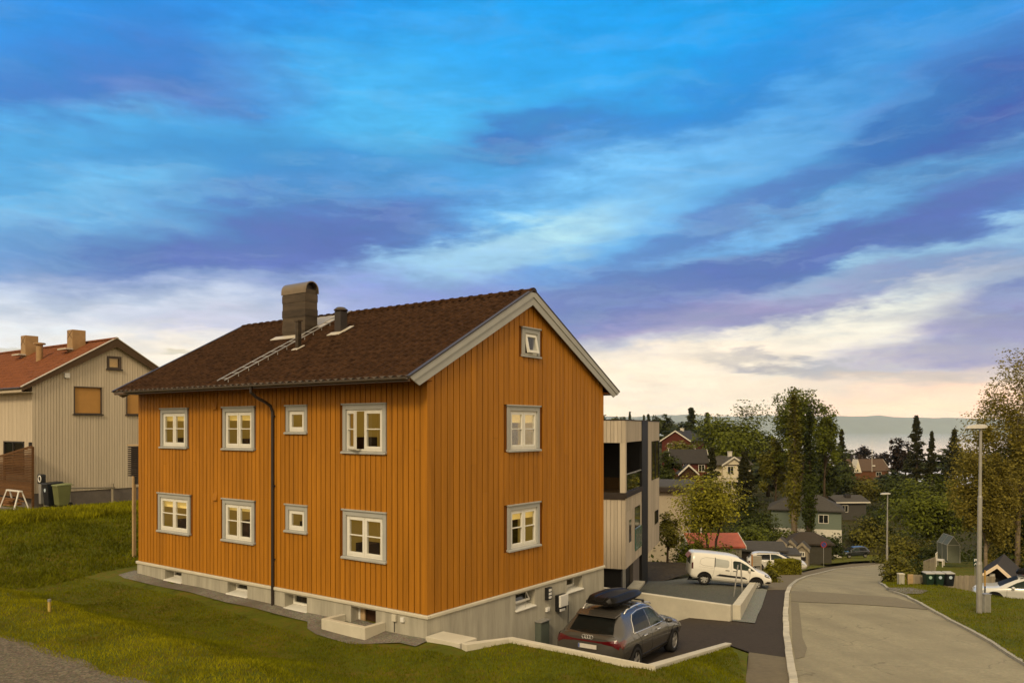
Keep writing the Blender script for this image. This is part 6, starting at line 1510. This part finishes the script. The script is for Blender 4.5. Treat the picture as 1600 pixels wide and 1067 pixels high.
# treeline on the skyline and clumps down the hill; look-alikes, each a tree of its own
protos = {}
for kind, sd in (('round', 51), ('round', 52), ('spruce', 53), ('round', 54), ('spruce', 55)):
    protos[sd] = kind
SKY = [(946, 690, 644, 26, 300, 51), (958, 690, 643, 22, 310, 52), (972, 692, 650, 22, 300, 54), (984, 690, 643, 10, 300, 53), (994, 692, 651, 22, 300, 51), (1006, 692, 649, 10, 300, 55), (1013, 692, 647, 14, 300, 53), (1026, 690, 640, 16, 290, 52), (1038, 692, 646, 24, 300, 54), (1050, 695, 648, 22, 300, 51), (1062, 695, 652, 30, 290, 52), (1080, 700, 637, 28, 260, 53), (1092, 700, 656, 26, 260, 54), (1105, 700, 645, 20, 300, 55), (1098, 712, 668, 40, 230, 51), (1072, 705, 660, 46, 250, 54), (1046, 705, 664, 40, 260, 52), (1190, 735, 660, 46, 230, 52), (1180, 745, 690, 50, 200, 51), (1328, 730, 702, 22, 300, 54), (1415, 742, 706, 30, 280, 51), (1446, 742, 712, 40, 290, 52), (1475, 745, 700, 40, 270, 54), (1508, 750, 690, 50, 250, 51), (1545, 755, 695, 60, 230, 52), (1590, 760, 690, 60, 220, 54), (1420, 775, 735, 46, 200, 52), (1470, 775, 728, 56, 190, 54), (1230, 740, 700, 40, 240, 51), (1270, 745, 705, 50, 240, 54), (1390, 765, 735, 50, 200, 51), (1340, 770, 745, 50, 210, 52), (1100, 735, 700, 40, 190, 54), (1075, 770, 742, 34, 150, 51), (1200, 770, 715, 60, 175, 52), (1150, 745, 705, 50, 200, 54)]
first = {}
for i, (px, pb, pt, wp, Y, sd) in enumerate(SKY):
    kind = protos[sd]; lb = 'dark pointed conifer in the tree belt along the skyline' if kind == 'spruce' else 'dark round topped tree in the distant tree belt down the hill'
    g = 'distant conifers' if kind == 'spruce' else 'distant broadleaf trees'
    h = (pb - pt) / F * Y; w_ = wp / F * Y; loc = at(px, pb, Y)
    if sd not in first:
        t = tree('conifer' if kind == 'spruce' else 'distant_tree', lb, kind, px, pb, pt, wp, Y, L_FAR if sd != 54 else L_DARK, sd, .06, 1.3, group=g); first[sd] = (t, h, w_)
    else:
        s, h0, w0 = first[sd]; t = dup(s); t.location = loc; t.scale = (w_ / w0, w_ / w0, h / h0); t.rotation_euler.z = i * 1.3
# undergrowth on the slope below the houses
r = np.random.default_rng(12); P = []; 
for _ in range(420):
    px = r.uniform(1010, 1640); Y = r.uniform(62, 230) if r.uniform() < .7 else r.uniform(50, 110); x = (px - CX) / F * Y
    zc = HT(x, Y); road = abs((px - 1310) / F * Y) < 9 and Y < 92 or (px < 1215 and Y < 62) or (1160 < px < 1300 and Y < 76) or (1285 < px < 1440 and Y < 128)
    if road: continue
    s = r.uniform(.8, 2.4); P.append(np.array([x, Y, zc + s * .25]) + r.normal(size=(130, 3)) * np.array([s, s, s * .38]))
P = np.concatenate(P); o = quads('undergrowth', P, .42, L_DARK, None, 13); o['kind'] = 'stuff'

# ------------------------------------------------------------------ grass blades
def blades(name, region, n, hmin, hmax, mat, zf, seed, dens=None):
    r = np.random.default_rng(seed); xs = [p[0] for p in region]; ys = [p[1] for p in region]; pts = []
    while len(pts) < n:
        x, y = r.uniform(min(xs), max(xs)), r.uniform(min(ys), max(ys))
        if inside((x, y), region) and (dens is None or r.uniform() < dens(x, y)): pts.append((x, y))
    pts = np.array(pts); z = np.array([zf(x, y) for x, y in pts]); h = r.uniform(hmin, hmax, n); a = r.uniform(0, 6.28, n); w = h * r.uniform(.10, .2, n)
    ln = r.normal(size=(n, 2)) * h[:, None] * .45
    base = np.c_[pts, z - .01]; dx = np.c_[np.cos(a) * w, np.sin(a) * w, np.zeros(n)]; tip = base + np.c_[ln, h]
    v = np.stack([base - dx, base + dx, tip], 1).reshape(-1, 3)
    me = bpy.data.meshes.new(name); me.vertices.add(3 * n); me.vertices.foreach_set('co', v.ravel()); me.loops.add(3 * n); me.loops.foreach_set('vertex_index', np.arange(3 * n)); me.polygons.add(n); me.polygons.foreach_set('loop_start', np.arange(n) * 3); me.polygons.foreach_set('loop_total', np.full(n, 3)); me.update(calc_edges=True); me.materials.append(mat)
    o = bpy.data.objects.new(name, me); COL.objects.link(o); o['kind'] = 'stuff'; return o


GB = M('grass_blades', (.165, .168, .004), .8, .02, var=.35, vscale=.5, island=.3, col2=(.11, .116, .006), trans=.35); GB2 = M('rough_grass_blades', (.155, .158, .006), .8, .02, var=.4, vscale=.6, island=.35, col2=(.10, .105, .008), trans=.4); GB3 = M('bright_grass_blades', (.29, .275, .008), .8, .02, var=.35, vscale=.7, island=.3, col2=(.19, .18, .012), trans=.45)  # brightest blades: light lost to self-shading is put into their colour
lawnz = fine
blades('grass', [loc2w(-15.6, -1), loc2w(-15.6, -4.0), loc2w(-3, -4.0), loc2w(3, -5), (4.0, 13), pPv2, (6.6, 23.6), pC, pB, pA, loc2w(1.5, -.7), loc2w(.3, -.7), loc2w(-3, -1.2), loc2w(-9, -.7)], 90000, .03, .075, GB, lawnz, 1)
blades('rough_grass', [loc2w(-26, -3.6), loc2w(-26, -6.2), loc2w(1.5, -6.2), loc2w(3, -4.0), loc2w(-14, -3.6)], 60000, .03, .085, GB3, lawnz, 2)
blades('bank_grass', [loc2w(-14.2, -3.4), loc2w(-26, -3.4), loc2w(-26, 13), loc2w(-14.5, 13)], 70000, .05, .17, GB2, lawnz, 3)
blades('bank_fringe_grass', [loc2w(-23.6, -3.4), loc2w(-20.6, -3.4), loc2w(-20.6, 14), loc2w(-23.6, 14)], 15000, .12, .36, GB3, lawnz, 5)
blades('verge_grass', [(KR[1][0], KR[1][1])] + [(p[0] + .1, p[1]) for p in KR[2:10]] + [(22.2, 45), (25, 45), (24, 38), (34, 36), (34, 22)], 70000, .03, .10, GB, vz, 4)
tree_ = None

# ------------------------------------------------------------------ air
def haze(density, color):
    b = MB().box(-14500, 14500, -400, 13900, -125, 215)
    m = bpy.data.materials.new('hazy_air'); m.use_nodes = True; nt = m.node_tree; nt.nodes.clear()
    out = nt.nodes.new('ShaderNodeOutputMaterial'); v = nt.nodes.new('ShaderNodeVolumePrincipled')
    v.inputs['Color'].default_value = c4(color); v.inputs['Density'].default_value = density; v.inputs['Anisotropy'].default_value = .2
    nt.links.new(v.outputs[0], out.inputs['Volume'])
    o = b.build('haze', m); o['kind'] = 'stuff'; o.display_type = 'WIRE'
    m.cycles.homogeneous_volume = True
    return o


HAZE = haze(.5e-4, (.90, 1.0, 1.0))

# ------------------------------------------------------------------ sky, sun, camera
w = bpy.data.worlds.new('World'); SC.world = w; w.use_nodes = True
nt = w.node_tree; nt.nodes.clear(); T = NT(nt)
out = T.n('ShaderNodeOutputWorld'); bg = T.n('ShaderNodeBackground')
tc = T.n('ShaderNodeTexCoord'); sp = T.n('ShaderNodeSeparateXYZ', {0: tc.outputs['Generated']})
X, Y, Z = sp.outputs
AZ = T.math('ARCTAN2', X, Y); EL = T.math('ARCSINE', Z)
cmb = T.n('ShaderNodeCombineXYZ', {0: AZ, 1: EL, 2: 0.}).outputs[0]
# streaky distortion of the cloud field
rot = T.n('ShaderNodeMapping', {0: cmb, 'Rotation': (0, 0, -.34), 'Scale': (2.2, 8., 1)}, vector_type='POINT').outputs[0]
n1 = T.n('ShaderNodeTexNoise', {'Vector': rot, 'Scale': 1.6, 'Detail': 6., 'Roughness': .55, 'Distortion': .1})
n2 = T.n('ShaderNodeTexNoise', {'Vector': rot, 'Scale': 5.5, 'Detail': 8., 'Roughness': .62, 'Distortion': .15})
off = T.n('ShaderNodeVectorMath', {0: n1.outputs['Color'], 1: (.5, .5, .5)}, operation='SUBTRACT').outputs[0]
off = T.n('ShaderNodeVectorMath', {0: off, 1: (.22, .085, 0)}, operation='MULTIPLY').outputs[0]
off2 = T.n('ShaderNodeVectorMath', {0: n2.outputs['Color'], 1: (.5, .5, .5)}, operation='SUBTRACT').outputs[0]
off2 = T.n('ShaderNodeVectorMath', {0: off2, 1: (.12, .05, 0)}, operation='MULTIPLY').outputs[0]
P = T.n('ShaderNodeVectorMath', {0: cmb, 1: off}, operation='ADD').outputs[0]
P = T.n('ShaderNodeVectorMath', {0: P, 1: off2}, operation='ADD').outputs[0]


def sky_xy(px, py):
    a = math.atan((px - CX) / F); return a, math.atan((YH - py) / F * math.cos(a))


ramp = T.n('ShaderNodeValToRGB'); T.set(ramp, 0, T.math('MULTIPLY_ADD', EL, 1 / 1.7, .03))
cr = ramp.color_ramp
stops = [(720, (235, 205, 170)), (660, (318, 276, 228)), (620, (288, 264, 228)), (570, (258, 250, 232)), (520, (190, 205, 225)), (450, (120, 160, 220)), (340, (92, 160, 225)), (220, (66, 155, 232)), (60, (35, 150, 240)), (-60, (40, 150, 240))]
while len(cr.elements) < len(stops) + 1: cr.elements.new(.5)
for e, (py, c) in zip(cr.elements, stops): e.position = sky_xy(800, py)[1] / 1.7 + .03; e.color = c4(srgb(*c))
cr.elements[len(stops)].position = .42; cr.elements[len(stops)].color = c4(srgb(120, 180, 235))
col = ramp.outputs[0]
blobs = [  # pixel centre, half sizes, tilt, colour, strength, streakiness
    (1000, 40, 520, 190, 4, (0, 165, 255), 1., .0), (300, 60, 380, 150, 8, (36, 140, 232), .6, .3), (740, 155, 330, 100, 4, (84, 200, 252), .85, .15),
    (180, 150, 270, 85, 14, (68, 122, 205), .75, .35), (250, 165, 110, 45, 12, (92, 128, 206), .6, .3), (280, 225, 220, 48, 6, (76, 186, 248), .8, .4), (20, 260, 130, 70, 10, (78, 184, 244), .7, .3),
    (430, 275, 280, 65, 4, (52, 140, 212), .8, .4), (130, 345, 230, 60, 16, (118, 200, 244), .8, .5), (540, 310, 200, 40, 12, (84, 160, 226), .6, .5),
    (390, 385, 360, 62, 5, (80, 114, 190), .95, .3), (450, 412, 170, 52, 0, (98, 122, 200), .7, .2), (620, 355, 160, 30, 14, (85, 112, 190), .6, .4),
    (860, 200, 170, 34, 10, (62, 112, 190), .9, .3), (1010, 245, 330, 62, 17, (78, 140, 214), .75, .4), (1200, 110, 480, 48, 21, (44, 130, 214), .9, .4), (1450, 60, 300, 40, 18, (56, 140, 220), .6, .5),
    (1130, 205, 330, 30, 16, (80, 168, 236), .75, .6), (1480, 120, 220, 40, 14, (92, 146, 218), .6, .5),
    (1530, 195, 300, 68, 20, (62, 94, 180), .95, .3), (1290, 245, 320, 46, 21, (48, 116, 194), .9, .4),
    (960, 315, 270, 78, 12, (118, 196, 248), .9, .35), (800, 380, 220, 34, 14, (184, 230, 240), .95, .5), (700, 410, 200, 34, 10, (150, 200, 240), .7, .6), (1150, 245, 180, 26, 14, (96, 178, 240), .6, .5),
    (1130, 425, 500, 62, 13, (80, 122, 192), .95, .35), (1430, 345, 380, 40, 11, (84, 112, 190), .9, .35), (1400, 290, 300, 38, 10, (86, 166, 222), .7, .5), (1200, 358, 190, 18, 11, (120, 186, 238), .8, .6), (1150, 330, 170, 26, 20, (84, 112, 192), .5, .4),
    (1455, 412, 230, 27, 9, (165, 214, 234), .95, .7), (1530, 390, 160, 22, 12, (150, 200, 232), .7, .7), (1435, 444, 80, 8, 17, (178, 216, 234), .95, .4), (1350, 470, 90, 7, 16, (150, 180, 220), .8, .5), (1530, 470, 200, 60, 6, (96, 126, 188), .85, .4), (1300, 478, 300, 36, 12, (110, 128, 192), .8, .4),
    (1060, 500, 330, 32, 7, (168, 156, 196), .7, .4), (900, 480, 260, 34, 6, (108, 128, 196), .8, .4), (620, 470, 200, 46, 4, (140, 150, 215), .7, .4),
    (1500, 545, 320, 75, 0, (150, 150, 194), .9, .3), (1270, 522, 290, 30, 15, (240, 244, 232), 1., .5), (1150, 560, 260, 34, 10, (258, 248, 228), 1., .4), (1000, 600, 320, 55, 0, (270, 250, 222), .95, .1),
    (1310, 582, 200, 12, -8, (166, 166, 178), .9, .3), (1480, 640, 300, 30, 4, (312, 246, 204), .95, .2), (960, 25, 520, 120, 3, (4, 164, 255), .75, .0), (1400, 610, 300, 30, 0, (250, 226, 200), .6, .3),
    (120, 505, 420, 62, 4, (214, 224, 238), .9, .5), (330, 520, 260, 40, 0, (205, 205, 228), .7, .4), (230, 555, 380, 40, 0, (262, 250, 230), .9, .2), (40, 520, 160, 40, 8, (236, 240, 244), .8, .5), (20, 556, 120, 9, 3, (196, 186, 160), .6, .3), (265, 556, 60, 7, 3, (206, 196, 165), .6, .3)]
st = T.n('ShaderNodeMapRange', {0: n2.outputs[0], 1: .38, 2: .62}).outputs[0]
for (px, py, a, c, tl, clr, al, sk) in blobs:
    if clr[0] < 115 and clr[2] > 150: lu = sum(clr) / 3; clr = tuple(v + (lu - v) * .10 for v in clr)
    ax, ay = sky_xy(px, py); k = math.cos(ax) ** 1.2
    mp = T.n('ShaderNodeMapping', {0: P, 'Location': (ax, ay, 0), 'Rotation': (0, 0, R(tl)), 'Scale': (a * 1.45 / F * k, c * 1.55 / F * k, 1)}, vector_type='TEXTURE')
    g = T.n('ShaderNodeTexGradient', {0: mp.outputs[0]}, gradient_type='SPHERICAL')
    f = T.n('ShaderNodeMapRange', {0: g.outputs[1], 1: 0., 2: .75, 3: 0., 4: al}, interpolation_type='SMOOTHSTEP').outputs[0]
    if sk: f = T.math('MULTIPLY', f, T.math('MULTIPLY_ADD', st, sk, 1 - sk * .75), clamp=True)
    col = T.mix(f, col, c4(srgb(*clr)))
# fine streaks over everything
fs = T.math('MULTIPLY_ADD', n2.outputs[0], .56, .72)
col = T.n('ShaderNodeVectorMath', {0: col, 1: T.n('ShaderNodeCombineXYZ', {0: fs, 1: fs, 2: fs}).outputs[0]}, operation='MULTIPLY').outputs[0]
rot3 = T.n('ShaderNodeMapping', {0: P, 'Rotation': (0, 0, -.34), 'Scale': (2.6, 22., 1)}, vector_type='POINT').outputs[0]
n3 = T.n('ShaderNodeTexNoise', {'Vector': rot3, 'Scale': 1.5, 'Detail': 7., 'Roughness': .6, 'Distortion': .2})
hi = T.n('ShaderNodeMapRange', {0: EL, 1: R(13), 2: R(24), 3: 1., 4: .3}).outputs[0]
f3 = T.math('MULTIPLY', hi, T.n('ShaderNodeMapRange', {0: n3.outputs[0], 1: .50, 2: .74, 3: 0., 4: .26}).outputs[0])
col = T.mix(f3, col, c4(srgb(190, 222, 240)))
f4 = T.math('MULTIPLY', hi, T.n('ShaderNodeMapRange', {0: n3.outputs[0], 1: .46, 2: .30, 3: 0., 4: .22}).outputs[0])
col = T.mix(f4, col, T.mix(1., col, (.62, .70, .82, 1), 'MULTIPLY'))
# sky out of view: warm brightness overhead and behind, made up as fill light
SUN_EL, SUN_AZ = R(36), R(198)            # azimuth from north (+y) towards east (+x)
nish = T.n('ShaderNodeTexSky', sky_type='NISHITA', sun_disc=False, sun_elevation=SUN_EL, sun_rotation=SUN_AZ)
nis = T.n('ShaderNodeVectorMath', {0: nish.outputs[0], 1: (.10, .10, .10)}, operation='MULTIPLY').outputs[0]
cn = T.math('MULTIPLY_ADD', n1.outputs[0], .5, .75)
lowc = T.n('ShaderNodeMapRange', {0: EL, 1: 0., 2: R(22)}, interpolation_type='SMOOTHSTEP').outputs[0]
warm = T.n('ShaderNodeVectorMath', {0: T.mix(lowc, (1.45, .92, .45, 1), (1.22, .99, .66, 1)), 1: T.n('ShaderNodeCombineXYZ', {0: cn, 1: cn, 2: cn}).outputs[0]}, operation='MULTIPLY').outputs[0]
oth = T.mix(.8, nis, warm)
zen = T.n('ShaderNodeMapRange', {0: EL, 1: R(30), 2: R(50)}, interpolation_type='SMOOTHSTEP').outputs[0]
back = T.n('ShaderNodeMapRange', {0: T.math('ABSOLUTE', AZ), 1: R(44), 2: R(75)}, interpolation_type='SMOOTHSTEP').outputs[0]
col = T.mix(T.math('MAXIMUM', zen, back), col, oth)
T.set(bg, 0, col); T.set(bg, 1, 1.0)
nt.links.new(bg.outputs[0], out.inputs[0])
w.cycles.sampling_method = 'MANUAL'; w.cycles.sample_map_resolution = 512

sd = bpy.data.lights.new('sun', 'SUN'); sd.energy = 2.0; sd.angle = R(12); sd.color = (1.0, .80, .52)
so = bpy.data.objects.new('sun', sd); COL.objects.link(so)
dirv = Vector((math.sin(SUN_AZ) * math.cos(SUN_EL), math.cos(SUN_AZ) * math.cos(SUN_EL), math.sin(SUN_EL)))
so.rotation_euler = dirv.to_track_quat('Z', 'Y').to_euler(); so.location = dirv * 60

cd = bpy.data.cameras.new('camera'); co = bpy.data.objects.new('camera', cd); COL.objects.link(co)
co.rotation_euler = (math.pi / 2, 0, 0); cd.sensor_width = 36; cd.lens = F / 1600 * 36; cd.shift_y = (YH - 533.5) / 1600; cd.clip_start = .3; cd.clip_end = 40000
SC.camera = co
SC.view_settings.view_transform = 'Standard'; SC.view_settings.look = 'None'; SC.view_settings.exposure = 0; SC.view_settings.gamma = 1
SC.cycles.max_bounces = 8; SC.cycles.diffuse_bounces = 3; SC.cycles.glossy_bounces = 3; SC.cycles.transparent_max_bounces = 12; SC.cycles.volume_bounces = 2
SC.cycles.sample_clamp_indirect = 6
